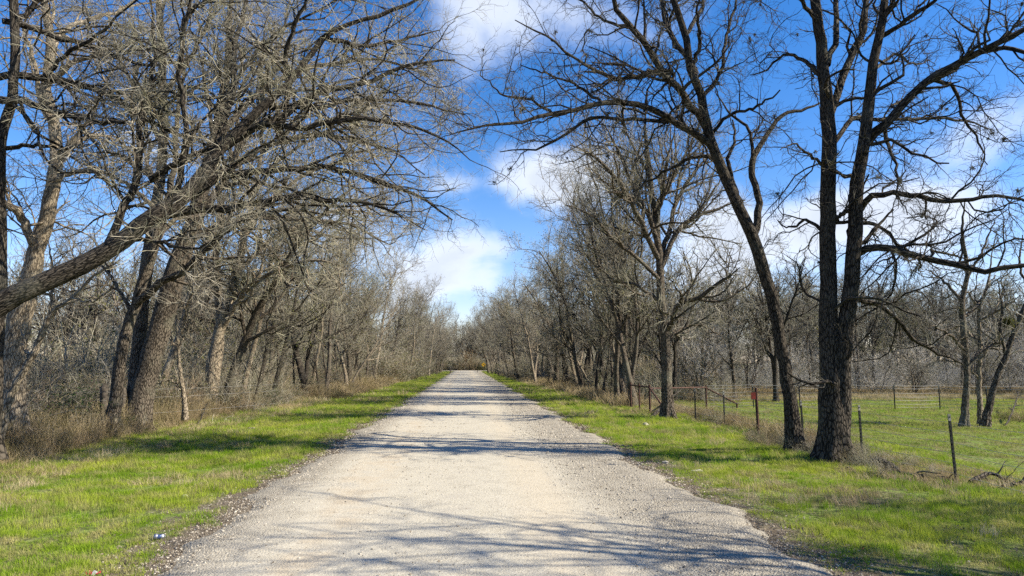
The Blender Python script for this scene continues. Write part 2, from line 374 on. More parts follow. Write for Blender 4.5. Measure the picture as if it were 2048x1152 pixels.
def road_mesh():
    ys = np.concatenate([np.arange(-12, 40, .2), np.arange(40, 182.6, .8)]); u = np.linspace(-1, 1, 49)
    Y = np.repeat(ys[:, None], 49, 1); s = np.sign(u)[None]
    flare = 5*np.exp(-(181-np.minimum(ys, 181))/2.5)[:, None]
    E = np.where(s > 0, road_edge(Y, 1), road_edge(Y, -1))+flare+.25
    Xr = u[None]*E
    rng = np.random.default_rng(5)
    Z = 0.012-.012*(Xr/3.3)**2*(np.abs(Xr) < 3.6)-.10*sm((np.abs(u)[None]*E-(E-.42))/.42)
    Z = Z+.006*np.sin(Xr*2.1+.7)+rng.normal(0, .002, Z.shape)
    Z[:, :] = np.where(Y > 181, .006, Z)
    V = np.stack([Xr, Y, Z], -1).reshape(-1, 3); i = np.arange(len(ys)-1)[:, None]*49+np.arange(48)[None]
    Q = np.stack([i, i+1, i+50, i+49], -1).reshape(-1, 4)
    return mesh_np('gravel_road', V, Q, [ROADM])
tag(link('gravel_road', road_mesh()), kind='structure')
def cross_mesh():
    xs = np.arange(-120, 121, 1.5); ys = np.linspace(181, 188, 8); Xg, Yg = np.meshgrid(xs, ys)
    Yg = Yg+(.15*np.sin(Xg*.5))*np.sign(Yg-184.5)*(np.abs(Yg-184.5) > 3)
    Z = .012+.03-.008*(Yg-184.5)**2/2+(Xg*0)
    V = np.stack([Xg, Yg, np.maximum(Z, -.02)], -1).reshape(-1, 3); n = len(xs); i = np.arange(7)[:, None]*n+np.arange(n-1)[None]
    return mesh_np('crossing_road', V, np.stack([i, i+1, i+n+1, i+n], -1).reshape(-1, 4), [ROADM])
tag(link('crossing_road', cross_mesh()), kind='structure')

# ------------------------------------------------------------------ hero trees
def L(Y, pts, dY=0.0):
    """trace: pts (px, py, half width in px[, extra depth]); depth runs from Y to Y+dY along the limb"""
    out = []; n = len(pts)
    for k, p in enumerate(pts):
        y = Y+dY*k/(n-1)+(p[3] if len(p) > 3 else 0)
        out.append([*at(p[0], p[1], y), p[2]*y/FPX])
    return out
def hero(name, label, cat, Y, trunks, limbs, bark, twig, seed, cr={}, auto=0, cr_trunk=None, moss=0, group=None, leafn=0, leafm=None, sides=26):
    rng = np.random.default_rng(seed)
    tp = [resample(L(Y, *t_) if isinstance(t_, tuple) else L(Y, t_), 40 if k == 0 else 26, rng, .012) for k, t_ in enumerate(trunks)]
    base = tp[0][0, :3].copy(); base[2] = float(gz(base[0], base[1]))
    root = empty(name, base, label, cat, group)
    def rel(a): return a-base
    for k, t_ in enumerate(tp):
        me = tube_mesh('trunk' if k == 0 else 'stem', [(rel(t_[None, :, :3]), t_[None, :, 3], sides if k == 0 else 18, dict(rough=.05, rng=rng, flare=.75 if k == 0 else 0))], [bark])
        link('trunk' if k == 0 else 'stem', me, root)
    lp = [resample(L(Y, *l_) if isinstance(l_, tuple) else L(Y, l_), 18, rng, .02) for l_ in limbs]
    PP = np.array([l_[:, :3] for l_ in lp]) if lp else np.zeros((0, 18, 3)); RR = np.array([l_[:, 3] for l_ in lp]) if lp else np.zeros((0, 18))
    TP = np.array([resample(t_, 18)[:, :3] for t_ in tp]); TR = np.array([resample(t_, 18)[:, 3] for t_ in tp])
    allb = []
    if auto:
        a = spawn(np.concatenate([PP, TP]), np.concatenate([RR, TR]), rng, auto, (2.2, 4.6), (30, 60), 18, .12, .04, .55, .09, .03, t0=.35, taper=.2, bend=.03)
        PA, RA = a
        PP = np.concatenate([PP, PA]); RR = np.concatenate([RR, RA])
    for k in range(len(PP)):
        me = tube_mesh('limb', [(rel(PP[k:k+1]), RR[k:k+1], 10 if RR[k, 0] > .05 else 7, dict(rough=.04, rng=rng))], [bark])
        link('limb', me, root)
    bt = crown(PP, RR, rng, **cr)
    if cr_trunk: bt += crown(TP, TR, rng, **cr_trunk)
    bt = [(rel(q[0]), *q[1:]) for q in bt]
    ex = None; mats = [twig, bark]
    if leafn: V, Q = leaves(np.concatenate([q[0].reshape(-1, 3) for q in bt[-1:]]), rng, leafn, .05, .08); ex = (V, Q, 2); mats.append(leafm)
    o = link('crown', tube_mesh('crown', bt, mats, [1, 0, 0]*(len(bt)//3), ex), root); o['kind'] = 'stuff'
    if moss:
        F = bt[1][0][:, 2]; c = F[rng.integers(0, len(F), moss)]
        n = 34; dd = nrm(rng.normal(0, 1, (moss, n, 3)))*rng.uniform(.03, .10, (moss, 1, 1)); p0 = np.repeat(c[:, None], n, 1)
        P = np.stack([p0, p0+dd*.6, p0+dd+np.array([0, 0, -.01])], 2).reshape(-1, 3, 3); R = np.full((len(P), 3), .0045)
        o = link('ball_moss', tube_mesh('ball_moss', [(P, R, 3)], [MOSS]), root); o['kind'] = 'stuff'
    return root

SPARSE = dict(fine=1, fat=1.25, s1=.30, l1=(.9, 2.7), s2=.18, l2=(.4, 1.1), s3=.11, l3=(.15, .45), wig=1.5, up=.02)
DENSE = dict(fine=1, fat=1.15, s1=.30, l1=(1.2, 3.0), s2=.19, l2=(.5, 1.3), s3=.13, l3=(.2, .55), wig=1.3, up=.03)

# right: double trunk tree by the fence
hero('bare_tree', 'thick dark tree forking into two tall stems beside the near steel posts on the right', 'tree', 14.8,
     [[(1670, 935, 33), (1668, 900, 28), (1664, 800, 24), (1661, 720, 21), (1658, 640, 18), (1656, 560, 16), (1655, 400, 15), (1657, 260, 14), (1648, 150, 12), (1640, 80, 11), (1627, -10, 10), (1618, -140, 7), (1605, -300, 3)],
      ([(1678, 920, 22), (1680, 800, 19), (1684, 720, 17), (1692, 640, 15.5), (1702, 573, 15), (1711, 443, 14), (1714, 365, 13), (1728, 292, 12), (1739, 208, 11), (1746, 135, 10), (1759, 68, 9), (1770, 0, 8), (1782, -120, 6), (1790, -290, 2)], -.6)],
     [([(1657, 236, 9), (1672, 205, 8), (1692, 135, 8), (1723, 68, 7), (1733, 0, 6), (1745, -100, 4), (1740, -200, 1)], .8),
      ([(1655, 130, 7), (1672, 60, 6), (1671, -20, 5), (1690, -120, 3), (1700, -200, 1)], 1.5),
      ([(1730, 285, 11), (1744, 271, 10), (1785, 234, 9), (1843, 172, 8.5), (1921, 120, 8), (1973, 96, 7), (2048, 57, 6), (2130, 20, 4), (2230, -40, 1)], -2),
      ([(1940, 112, 6), (2000, 96, 5), (2060, 108, 4), (2130, 140, 2.5), (2200, 190, 1)], -1.5),
      ([(1716, 425, 8), (1732, 398, 7), (1754, 388, 6), (1817, 388, 5.5), (1895, 404, 5), (1973, 393, 4), (2048, 401, 3), (2120, 430, 1)], -1.5),
      ([(1708, 510, 9), (1735, 498, 8), (1775, 495, 7.5), (1843, 513, 7), (1921, 531, 6.5), (1973, 544, 6), (2048, 531, 5), (2140, 545, 3), (2220, 590, 1)], -2),
      ([(1711, 445, 5), (1765, 455, 3.5), (1800, 490, 3), (1830, 508, 2), (1880, 540, 1)], 1),
      ([(1668, 285, 6), (1692, 250, 5), (1723, 234, 4.5), (1760, 240, 4), (1843, 237, 3.5), (1921, 240, 2.5), (1990, 262, 1)], 1.5),
      ([(1700, 590, 6), (1728, 600, 5), (1763, 614, 4.5), (1791, 635, 4.2), (1826, 676, 4), (1871, 704, 3), (1926, 728, 1.5)], 1.2),
      ([(1755, 75, 6), (1790, 55, 5), (1832, 26, 5), (1869, 5, 4), (1940, -40, 3), (2010, -60, 1)], -1.5),
      ([(1870, 160, 5), (1905, 175, 4), (1925, 230, 3), (1960, 290, 2), (1975, 330, 1)], .5),
      ([(1768, 250, 5), (1775, 285, 4), (1790, 330, 3), (1795, 380, 2), (1815, 430, 1)], -.8),
      ([(1662, 470, 5), (1640, 455, 4), (1610, 440, 3), (1580, 455, 2), (1555, 440, 1)], 1),
      ([(1660, 455, 6), (1675, 435, 4.5), (1690, 425, 4), (1700, 420, 3)], -.4),
      ([(1656, 340, 4), (1620, 310, 3), (1590, 290, 2), (1560, 300, 1)], -1.5),
      ([(1648, 160, 5), (1610, 120, 4), (1570, 110, 3), (1530, 140, 2), (1500, 150, 1)], 2),
      ([(1746, 140, 4), (1790, 110, 3), (1830, 130, 2), (1860, 120, 1)], 2),
      ([(1634, 40, 5), (1600, 0, 4), (1550, -20, 2.5), (1500, 10, 1)], -1.5)],
     BARK_DARK, TWIG_DARK, 11, cr=SPARSE, moss=80, cr_trunk=dict(s1=.8, l1=(.8, 2.4), s2=.2, l2=(.4, 1.0), s3=.12, l3=(.15, .45), wig=1.5))
# right: leaning tree arching over the road
hero('bare_tree', 'dark leaning tree left of the double trunk, its long limbs arching over the road', 'tree', 16.6,
     [([(1595, 915, 19), (1590, 885, 15), (1577, 780, 12.5), (1563, 700, 12), (1545, 600, 12), (1507, 482, 12.5), (1474, 405, 11.5), (1443, 339, 11), (1416, 260, 10), (1403, 190, 9), (1382, 139, 8), (1369, 65, 7), (1347, 0, 6.5), (1330, -90, 5), (1320, -200, 2)], -.5),
      ([(1505, 480, 9), (1511, 460, 8), (1517, 406, 7), (1503, 339, 6.5), (1512, 307, 6), (1530, 275, 5), (1567, 229, 4), (1613, 219, 3), (1650, 200, 1)], 1.5)],
     [([(1432, 305, 9), (1421, 290, 8), (1377, 260, 7.5), (1334, 234, 7), (1290, 213, 6.5), (1247, 206, 6), (1204, 206, 5.5), (1160, 215, 5), (1104, 228, 4.5), (1052, 243, 3.5), (1000, 247, 3), (943, 260, 2), (900, 269, 1)], -3),
      ([(1345, 240, 5), (1325, 243, 4.5), (1273, 239, 4), (1225, 237, 3.5), (1178, 237, 3.5), (1143, 260, 3), (1108, 282, 2.8), (1065, 299, 2), (1000, 304, 1)], -1.2),
      ([(1418, 265, 8), (1408, 240, 8), (1382, 217, 7.5), (1360, 182, 7), (1334, 152, 7), (1291, 87, 6.5), (1256, 52, 6), (1230, 13, 5), (1210, -50, 4), (1180, -120, 1)], -2),
      ([(1340, 148, 6), (1317, 143, 5.5), (1269, 152, 5), (1230, 160, 4.5), (1204, 143, 4), (1160, 121, 3), (1108, 82, 2.5), (1074, 61, 2), (1030, 40, 1)], -2.5),
      ([(1390, 150, 6), (1386, 130, 6), (1351, 82, 5.5), (1330, 39, 5), (1321, 0, 4.5), (1300, -80, 2)], 1.5),
      ([(1447, 345, 5), (1434, 323, 4.5), (1399, 312, 4), (1356, 330, 3.5), (1312, 352, 2.5), (1270, 380, 1)], 1),
      ([(1506, 320, 4), (1499, 260, 3.5), (1475, 240, 3), (1450, 215, 2), (1430, 180, 1)], .5),
      ([(1484, 415, 5), (1465, 360, 4.5), (1456, 320, 4), (1470, 285, 3), (1465, 240, 1.5)], .7),
      ([(1402, 195, 5), (1440, 150, 4), (1450, 90, 3.5), (1465, 30, 3), (1490, -40, 1.5)], 1.5),
      ([(1420, 270, 4), (1460, 230, 3.5), (1510, 215, 3), (1560, 180, 1.5)], -1.5),
      ([(1369, 70, 5), (1400, 20, 4), (1420, -40, 3), (1440, -100, 1.5)], 1),
      ([(1104, 228, 3.2), (1060, 200, 2.6), (1010, 190, 2), (960, 150, 1)], -1),
      ([(1204, 206, 3.5), (1150, 170, 2.8), (1100, 150, 2.2), (1040, 130, 1)], 1),
      ([(1382, 139, 5), (1400, 90, 4), (1395, 40, 3), (1405, -30, 1.5)], -1),
      ([(1256, 55, 4), (1210, 40, 3), (1160, 0, 2), (1110, -30, 1)], 1)],
     BARK_DARK, TWIG_DARK, 12, cr=SPARSE, moss=60)
# right: mid tree before the pipe brace
hero('bare_tree', 'straight grey tree with pale upright branches standing beside the rusty pipe brace', 'tree', 25.7,
     [[(1337, 850, 15), (1335, 825, 12), (1331, 700, 9.5), (1322, 600, 8.5), (1318, 510, 7.5), (1308, 420, 6.5), (1298, 340, 5), (1292, 270, 3), (1290, 200, 1)]],
     [([(1318, 520, 6), (1292, 470, 5.5), (1262, 400, 5), (1225, 350, 4), (1185, 310, 3), (1140, 290, 1)], -3),
      ([(1318, 500, 6), (1300, 440, 5), (1265, 370, 4.5), (1240, 310, 3.5), (1210, 250, 1)], -1),
      ([(1319, 515, 6), (1340, 460, 5), (1350, 410, 4.5), (1385, 350, 3.5), (1430, 300, 1)], 2),
      ([(1320, 540, 6), (1352, 470, 5), (1380, 440, 4), (1430, 420, 3), (1490, 400, 1)], 0),
      ([(1312, 450, 5), (1325, 390, 4), (1335, 320, 3), (1350, 260, 1)], -1.5),
      ([(1334, 660, 6), (1345, 640, 5.5), (1358, 610, 5), (1400, 592, 4.5), (1440, 565, 3.5), (1480, 535, 1)], -2),
      ([(1330, 690, 4), (1360, 660, 3), (1400, 650, 2), (1440, 670, 1)], 1),
      ([(1320, 560, 4.5), (1280, 520, 4), (1230, 480, 3), (1180, 430, 2.5), (1130, 410, 1)], -2),
      ([(1300, 350, 4), (1270, 300, 3), (1245, 250, 2), (1230, 200, 1)], 1),
      ([(1308, 420, 4.5), (1350, 350, 3.5), (1380, 290, 2.5), (1400, 240, 1)], 1.5),
      ([(1318, 600, 4), (1270, 570, 3), (1230, 560, 2), (1190, 530, 1)], 0)],
     BARK_MID, TWIG_GREY, 13, cr=dict(s1=.34, l1=(1.4, 3.4), s2=.22, l2=(.6, 1.5), s3=.15, l3=(.3, .75), up=.10, fat=1.3, wig=.8), auto=0, moss=0)
# left: off-frame tree whose huge limb leans across
hero('bare_tree', 'massive leaning trunk rising from the left edge of the picture across the left trees', 'tree', 12.0,
     [([(-230, 1010, 36), (-190, 860, 26), (-110, 700, 23), (0, 608, 20), (100, 558, 18.5), (200, 512, 17.5), (304, 434, 16.5), (369, 390, 14.5), (412, 339, 12), (440, 300, 10.5), (477, 260, 9), (521, 217, 8), (577, 169, 7), (608, 126, 6), (651, 74, 5), (700, 48, 4.2), (790, 20, 4), (870, -20, 2)], 4)],
     [([(380, 395, 9, 2.6), (434, 356, 8, 2.6), (499, 347, 7, 2.6), (564, 339, 6, 2.6), (650, 335, 5, 2.6), (740, 355, 5, 2.6), (830, 390, 3.5, 2.6), (905, 440, 1.5, 2.6)], 1.5),
      ([(330, 430, 10, 2.4), (390, 420, 9, 2.4), (470, 415, 7, 2.4), (560, 395, 6, 2.4), (660, 400, 5, 2.4), (760, 410, 3, 2.4), (850, 460, 1, 2.4)], .5),
      ([(440, 300, 9, 2.8), (500, 262, 8, 2.8), (560, 235, 7, 2.8), (640, 185, 6, 2.8), (730, 165, 5, 2.8), (820, 130, 3.5, 2.8), (910, 120, 1.5, 2.8)], 1.0),
      ([(480, 270, 7, 3), (540, 250, 6.5, 3), (600, 255, 6, 3), (690, 240, 5, 3), (790, 245, 4, 3), (870, 270, 2.5, 3), (940, 320, 1, 3)], -1),
      ([(540, 215, 6, 3), (620, 215, 5, 3), (720, 200, 4, 3), (830, 205, 3, 3), (930, 230, 1, 3)], 2),
      ([(205, 510, 9, 2), (243, 425, 7.5, 2), (269, 369, 7, 2), (278, 304, 6.5, 2), (283, 240, 6, 2), (300, 170, 5, 2), (310, 90, 4, 2), (300, 0, 2, 2)], 1),
      ([(434, 310, 8, 2.8), (450, 240, 7, 2.8), (470, 170, 6, 2.8), (470, 90, 5, 2.8), (490, 20, 4, 2.8), (500, -60, 2, 2.8)], 2),
      ([(300, 360, 6, 2.4), (350, 330, 6, 2.4), (400, 305, 5.5, 2.4), (430, 300, 5, 2.4)], 0),
      ([(577, 169, 6, 3.2), (570, 110, 5, 3.2), (590, 50, 4, 3.2), (620, -10, 3, 3.2), (640, -70, 1, 3.2)], -1),
      ([(650, 76, 5, 3.5), (720, 90, 4, 3.5), (800, 80, 3, 3.5), (880, 60, 1, 3.5)], 1),
      ([(364, 60, 5, 2), (385, 20, 5, 2), (440, -10, 4, 2), (480, -40, 3, 2)], 0),
      ([(340, 400, 7, 2.4), (365, 330, 6, 2.4), (370, 240, 5, 2.4), (360, 150, 5, 2.4), (368, 60, 4, 2.4), (390, -20, 2, 2.4)], -1),
      ([(240, 480, 5, 2), (300, 480, 4, 2), (370, 500, 3, 2), (430, 480, 1.5, 2)], -2)],
     BARK_DARK, TWIG_OLIVE, 21, cr=dict(s1=.20, l1=(1.0, 3.3), s2=.15, l2=(.4, 1.1), s3=.105, l3=(.15, .42), wig=1.35, up=.0, fat=1.0, fine=1))
# left: broad trunk in the tall dry grass
hero('bare_tree', 'broad rough-barked trunk, the widest of the left cluster, standing in tall dry grass', 'tree', 22.6,
     [[(268, 870, 28), (275, 835, 22), (292, 754, 19), (325, 645, 19), (347, 558, 18.5), (369, 493, 17), (386, 450, 15.5), (405, 380, 14), (425, 300, 12), (440, 220, 9), (455, 130, 7), (460, 20, 5), (470, -80, 2)],
      ([(262, 850, 14), (272, 760, 13), (279, 675, 12.5), (287, 580, 12), (300, 493, 12), (312, 420, 10), (325, 300, 8.5), (326, 200, 8), (322, 100, 7), (318, 0, 6), (312, -100, 3)], 1.5)],
     [([(395, 430, 9), (440, 380, 7), (470, 310, 6), (510, 240, 5), (530, 160, 4), (560, 80, 3), (580, 0, 1)], 2),
      ([(410, 360, 8), (470, 330, 7), (540, 290, 6), (620, 270, 5), (700, 280, 4), (780, 300, 2), (850, 350, 1)], 3),
      ([(375, 480, 7), (440, 450, 6), (520, 430, 5), (600, 440, 4), (700, 450, 3), (780, 490, 1)], 2),
      ([(430, 290, 7), (480, 220, 6), (560, 160, 5), (650, 130, 4), (760, 120, 3), (860, 150, 1)], 3),
      ([(325, 300, 6), (300, 230, 5), (260, 160, 4), (230, 90, 3), (210, 0, 1)], 1),
      ([(322, 200, 5), (370, 130, 4), (410, 60, 3), (430, -20, 1)], -1),
      ([(312, 420, 5), (270, 380, 4), (220, 350, 3), (170, 340, 1)], 1),
      ([(445, 200, 5), (500, 120, 4), (560, 60, 3), (640, 20, 2), (700, -20, 1)], -2)],
     BARK_MID, TWIG_OLIVE, 22, cr=dict(s1=.32, l1=(1.4, 3.4), s2=.22, l2=(.6, 1.5), s3=.14, l3=(.3, .65), fat=1.4, up=.04), auto=1.9)
hero('bare_tree', 'slim leaning trunk just left of the broad trunk with one dark limb reaching right', 'tree', 20.6,
     [([(222, 870, 15), (227, 830, 11.5), (243, 710, 10.5), (269, 615, 10), (297, 530, 9.5), (312, 480, 9.5), (335, 400, 7), (350, 320, 5), (355, 220, 4), (370, 130, 2), (380, 60, 1)], 0)],
     [([(262, 620, 7), (299, 585, 7.5), (330, 558, 7), (369, 541, 7), (395, 515, 6.5), (434, 476, 6), (473, 450, 5.5), (530, 425, 4), (590, 420, 3), (660, 430, 1)], -2),
      ([(312, 480, 5), (350, 440, 4), (400, 430, 3), (450, 400, 1)], 2),
      ([(265, 625, 4), (225, 560, 3), (200, 530, 2.5), (160, 520, 1)], 1),
      ([(335, 400, 4), (300, 340, 3), (280, 290, 2), (250, 250, 1)], 1)],
     BARK_MID, TWIG_GREY, 23, cr=dict(s1=.45, l1=(1.0, 2.4), s2=.28, l2=(.5, 1.2), s3=.2, l3=(.2, .5)))
# far left pale trunk
hero('bare_tree', 'pale smooth trunk at the far left that forks low into curving limbs', 'tree', 17.5,
     [[(22, 905, 28), (24, 850, 23), (26, 710, 20), (39, 645, 20), (65, 537, 15), (76, 490, 14), (100, 412, 13), (113, 325, 11.5), (108, 239, 10), (93, 174, 9), (102, 87, 8), (90, 10, 7), (84, -90, 4)]],
     [([(72, 500, 9), (62, 475, 8.5), (43, 438, 8), (22, 412, 7.5), (-5, 404, 6), (-50, 380, 4)], -1),
      ([(110, 330, 6), (150, 290, 5), (190, 270, 4), (240, 280, 1)], 2),
      ([(108, 250, 6), (80, 200, 5), (70, 130, 4), (50, 60, 3), (60, -20, 1)], -1),
      ([(102, 95, 6), (130, 60, 5), (180, 40, 4), (240, 20, 3), (300, -20, 1)], 2),
      ([(95, 170, 6), (140, 130, 5), (200, 110, 4), (260, 120, 1)], -2),
      ([(110, 360, 5), (160, 340, 4), (200, 350, 3), (240, 400, 1)], -2)],
     BARK_PALE, TWIG_GREY, 24, cr=DENSE, auto=3.0)
hero('bare_tree', 'dark tree at the very left edge sending thick broken limbs to the right', 'tree', 14.5,
     [[(-22, 920, 18), (-18, 850, 14), (-8, 700, 12), (2, 560, 10), (-2, 400, 10), (5, 270, 10), (22, 195, 9), (30, 108, 8.5), (27, 0, 8), (20, -120, 4)]],
     [([(0, 200, 8), (30, 202, 7.5), (65, 208, 7), (121, 226, 6.5), (174, 237, 6), (215, 243, 5), (247, 245, 3.5)], -1),
      ([(-5, 155, 7), (40, 153, 7), (87, 156, 7), (174, 174, 6), (226, 191, 6), (282, 230, 5), (325, 256, 4), (390, 278, 3), (450, 320, 1)], 1.5),
      ([(5, 42, 6), (43, 48, 6), (108, 74, 5.5), (174, 87, 5), (217, 104, 4), (300, 130, 3), (380, 120, 1)], 1),
      ([(28, 50, 6), (70, 10, 5), (110, -30, 4), (160, -70, 2)], 0),
      ([(85, 156, 5), (130, 110, 4), (190, 70, 3), (240, 30, 2), (290, -10, 1)], -1),
      ([(0, 300, 5), (60, 290, 4), (120, 300, 3), (180, 290, 1)], 1)],
     BARK_DARK, TWIG_GREY, 25, cr=DENSE)
hero('sapling', 'thin pale crooked sapling leaning right at the lower left edge', 'tree', 16.0,
     [[(-12, 905, 8.5), (0, 862, 8), (22, 789, 7), (56, 728, 6.5), (87, 663, 5.5), (104, 624, 4.5), (143, 598, 3.5), (190, 550, 2.5), (240, 520, 1)]],
     [([(98, 640, 3.5), (103, 590, 3), (106, 540, 2.5), (96, 480, 1)], 0), ([(60, 722, 3), (50, 690, 2), (40, 650, 1)], 1), ([(143, 598, 2), (190, 600, 1.6), (230, 570, 1)], -1)],
     BARK_PALE, TWIG_GREY, 26, cr=dict(s1=.4, l1=(.5, 1.3), s2=.25, l2=(.3, .7), s3=.2, l3=(.15, .35)), sides=12)
hero('bare_tree', 'pale twin-stemmed tree right of the broad trunk where the verge meets dry brush', 'tree', 30.0,
     [[(424, 835, 13), (425, 797, 10.5), (425, 732, 11), (438, 667, 10), (458, 602, 9), (469, 558, 8), (490, 472, 6), (505, 400, 5), (520, 320, 3.5), (545, 240, 1.5)],
      ([(424, 800, 9), (440, 680, 8), (436, 580, 7), (432, 500, 6), (440, 420, 5), (430, 340, 3), (440, 270, 1)], 2)],
     [([(440, 660, 6), (480, 600, 5), (520, 560, 4.5), (560, 540, 4), (620, 520, 3), (680, 530, 1)], -2),
      ([(470, 550, 5), (530, 490, 4.5), (600, 450, 4), (680, 420, 3), (760, 430, 1)], 2),
      ([(490, 472, 5), (540, 400, 4), (610, 350, 3.5), (690, 320, 3), (760, 330, 1)], 1),
      ([(510, 385, 4), (560, 320, 3.5), (640, 270, 3), (720, 250, 1)], -1),
      ([(505, 400, 4), (480, 330, 3), (470, 270, 1)], 0)],
     BARK_PALE, TWIG_OLIVE, 27, cr=dict(s1=.34, l1=(1.4, 3.2), s2=.25, l2=(.6, 1.5), s3=.17, l3=(.3, .65), fat=1.5, up=.05), auto=2.2)
hero('sapling', 'thin pale sapling alone in front of the brush, right of the broad trunk', 'tree', 24.0,
     [[(371, 840, 4.5), (369, 805, 4), (362, 754, 3.6), (357, 710, 3), (356, 680, 3), (352, 640, 2), (350, 600, 1)]],
     [([(362, 780, 2.2), (350, 765, 2), (335, 760, 1.4), (320, 768, .8)], 0), ([(357, 700, 2), (368, 670, 1.5), (385, 640, 1)], 0), ([(357, 700, 2), (340, 670, 1.5), (330, 640, 1)], 0)],
     BARK_PALE, TWIG_GREY, 28, cr=dict(s1=.3, l1=(.5, 1.1), s2=.2, l2=(.25, .6), s3=.16, l3=(.1, .3)), sides=10)
# field cluster
hero('bare_tree', 'leftmost stem of the small tree group in the pasture on the far right', 'tree', 22.6,
     [[(1929, 862, 8), (1930, 840, 6.5), (1934, 740, 6), (1926, 650, 5.5), (1925, 600, 5), (1935, 540, 4), (1925, 470, 3), (1930, 400, 1)]],
     [([(1934, 735, 4), (1960, 705, 3.5), (1985, 692, 3), (2020, 670, 1.5)], 0), ([(1930, 700, 3.5), (1900, 670, 3), (1860, 650, 1)], -1), ([(1926, 640, 3.5), (1960, 600, 3), (1990, 550, 1)], 1),
      ([(1926, 610, 3.5), (1895, 570, 3), (1860, 540, 1)], 1), ([(1930, 560, 3), (1965, 500, 2.5), (1990, 440, 1)], 0)],
     BARK_MID, TWIG_GREY, 31, cr=dict(s1=.4, l1=(.9, 2.2), s2=.26, l2=(.5, 1.1), s3=.18, l3=(.2, .5), wig=1.4))
hero('bare_tree', 'whitish slender middle stem of the small tree group in the pasture', 'tree', 23.4,
     [[(1961, 862, 6.5), (1961, 842, 5), (1958, 760, 4.5), (1960, 680, 4), (1958, 620, 3.5), (1975, 570, 2.5), (1985, 500, 1)]],
     [([(1959, 720, 3), (1985, 680, 2.5), (2010, 660, 2), (2040, 650, 1)], 0), ([(1958, 690, 3), (1930, 660, 2.3), (1900, 650, 1)], 1), ([(1958, 640, 2.6), (2000, 620, 2), (2040, 590, 1)], -1), ([(1960, 620, 2.6), (1930, 580, 2), (1900, 560, 1)], 0),
      ([(1958, 760, 2.4), (1930, 730, 2), (1880, 720, 1)], 0)],
     BARK_PALE, TWIG_WHITE, 32, cr=dict(s1=.3, l1=(.8, 1.9), s2=.22, l2=(.4, 1.0), s3=.16, l3=(.2, .5), wig=1.7))
hero('bare_tree', 'right-leaning stem of the pasture group with the yellow-green mistletoe ball', 'tree', 22.8,
     [[(1970, 862, 8), (1971, 845, 6.5), (1985, 780, 6), (2010, 715, 5.5), (2035, 650, 5), (2060, 590, 4), (2090, 520, 3), (2110, 440, 1)]],
     [([(2012, 712, 3.5), (2000, 660, 3), (2005, 610, 2), (1995, 560, 1)], 0), ([(2040, 640, 3), (2080, 620, 2.5), (2120, 610, 1)], 0), ([(2060, 590, 3), (2040, 530, 2.5), (2045, 470, 1)], 1)],
     BARK_MID, TWIG_GREY, 33, cr=dict(s1=.4, l1=(.9, 2.0), s2=.26, l2=(.4, 1.0), s3=.18, l3=(.2, .5), wig=1.4))
rng = np.random.default_rng(7)
def mistletoe(px, py, Y, r, label, n=900):
    c = at(px, py, Y); P = c+nrm(rng.normal(0, 1, (400, 3)))*rng.uniform(.2, 1, (400, 1))*r
    V, Q = leaves(P, rng, n, .035, .03)
    o = link('mistletoe_clump', mesh_np('mistletoe', V-c, Q, [LEAF_LIME]), loc=c); tag(o, label, 'mistletoe')
mistletoe(2018, 645, 22.8, .22, 'yellow-green mistletoe ball in the leaning pasture tree at the right edge')

# ------------------------------------------------------------------ template trees
def tmpl(seed, H, lean, r0, nl, spread, bark, twig, fat=1.5, dens=1.0, leafn=0, leafm=None, t0=.22, up=.06, lsz=.06, K=14, forks=1, arch=.0):
    rng = np.random.default_rng(seed)
    tr = []
    for q in range(forks):
        d = np.array([lean*rng.uniform(.8, 1.2), rng.normal(0, .12), 1.0]) if q == 0 else np.array([lean+rng.normal(0, .3), rng.normal(0, .3), 1.0]); d /= np.linalg.norm(d)
        p = np.array([0, 0, -.25]) + (0 if q == 0 else rng.normal(0, .15, 3)*np.array([1, 1, 0])); pts = [[*p, r0*(1.25 if q == 0 else .8)]]
        for k in range(1, K):
            d = d+rng.normal(0, .07, 3)+np.array([arch*k/K, 0, .03]); d /= np.linalg.norm(d); p = p+d*H*.8/(K-1)
            pts.append([*p, r0*(1 if q == 0 else .7)*(1-.85*(k/(K-1))**.9)])
        tr.append(resample(pts, 18))
    TP = np.array([a[:, :3] for a in tr]); TR = np.array([a[:, 3] for a in tr])
    Lb = spawn(TP, TR, rng, H*.8/nl, (H*spread*.7, H*spread), (28, 58), 12, .13, up, .6, r0*.55, .02*fat, t0=t0, taper=.2, lt=.55, bend=.02)
    bt = crown(*Lb, rng, s1=.55/dens, l1=(1.2, 2.9), s2=.36/dens, l2=(.6, 1.5), s3=.24/dens, l3=(.3, .75), up=up, fat=fat)
    bt2 = crown(TP[:, 9:], TR[:, 9:], rng, s1=.6/dens, l1=(1, 2.2), s2=.36/dens, l2=(.6, 1.3), s3=.25/dens, l3=(.3, .7), up=up, fat=fat)
    trunk = tube_mesh('trunk', [(TP, TR, 9, dict(rough=.05, rng=rng, flare=.3)), (Lb[0], Lb[1], 5)], [bark])
    ex = None; mats = [twig, bark]
    if leafn: V, Q = leaves(bt[2][0], rng, leafn, lsz, .12); ex = (V, Q, 2); mats.append(leafm)
    cr = tube_mesh('crown', bt+bt2, mats, [1, 0, 0]*2, ex)
    return trunk, cr
def inst(tm, name, loc, rz, sc, label, cat='tree', group=None):
    r = empty(name, loc, label, cat, group, rz); r.scale = (sc, sc, sc*random.uniform(.92, 1.08))
    link('trunk', tm[0], r); o = link('crown', tm[1], r); o['kind'] = 'stuff'
    return r
random.seed(4)
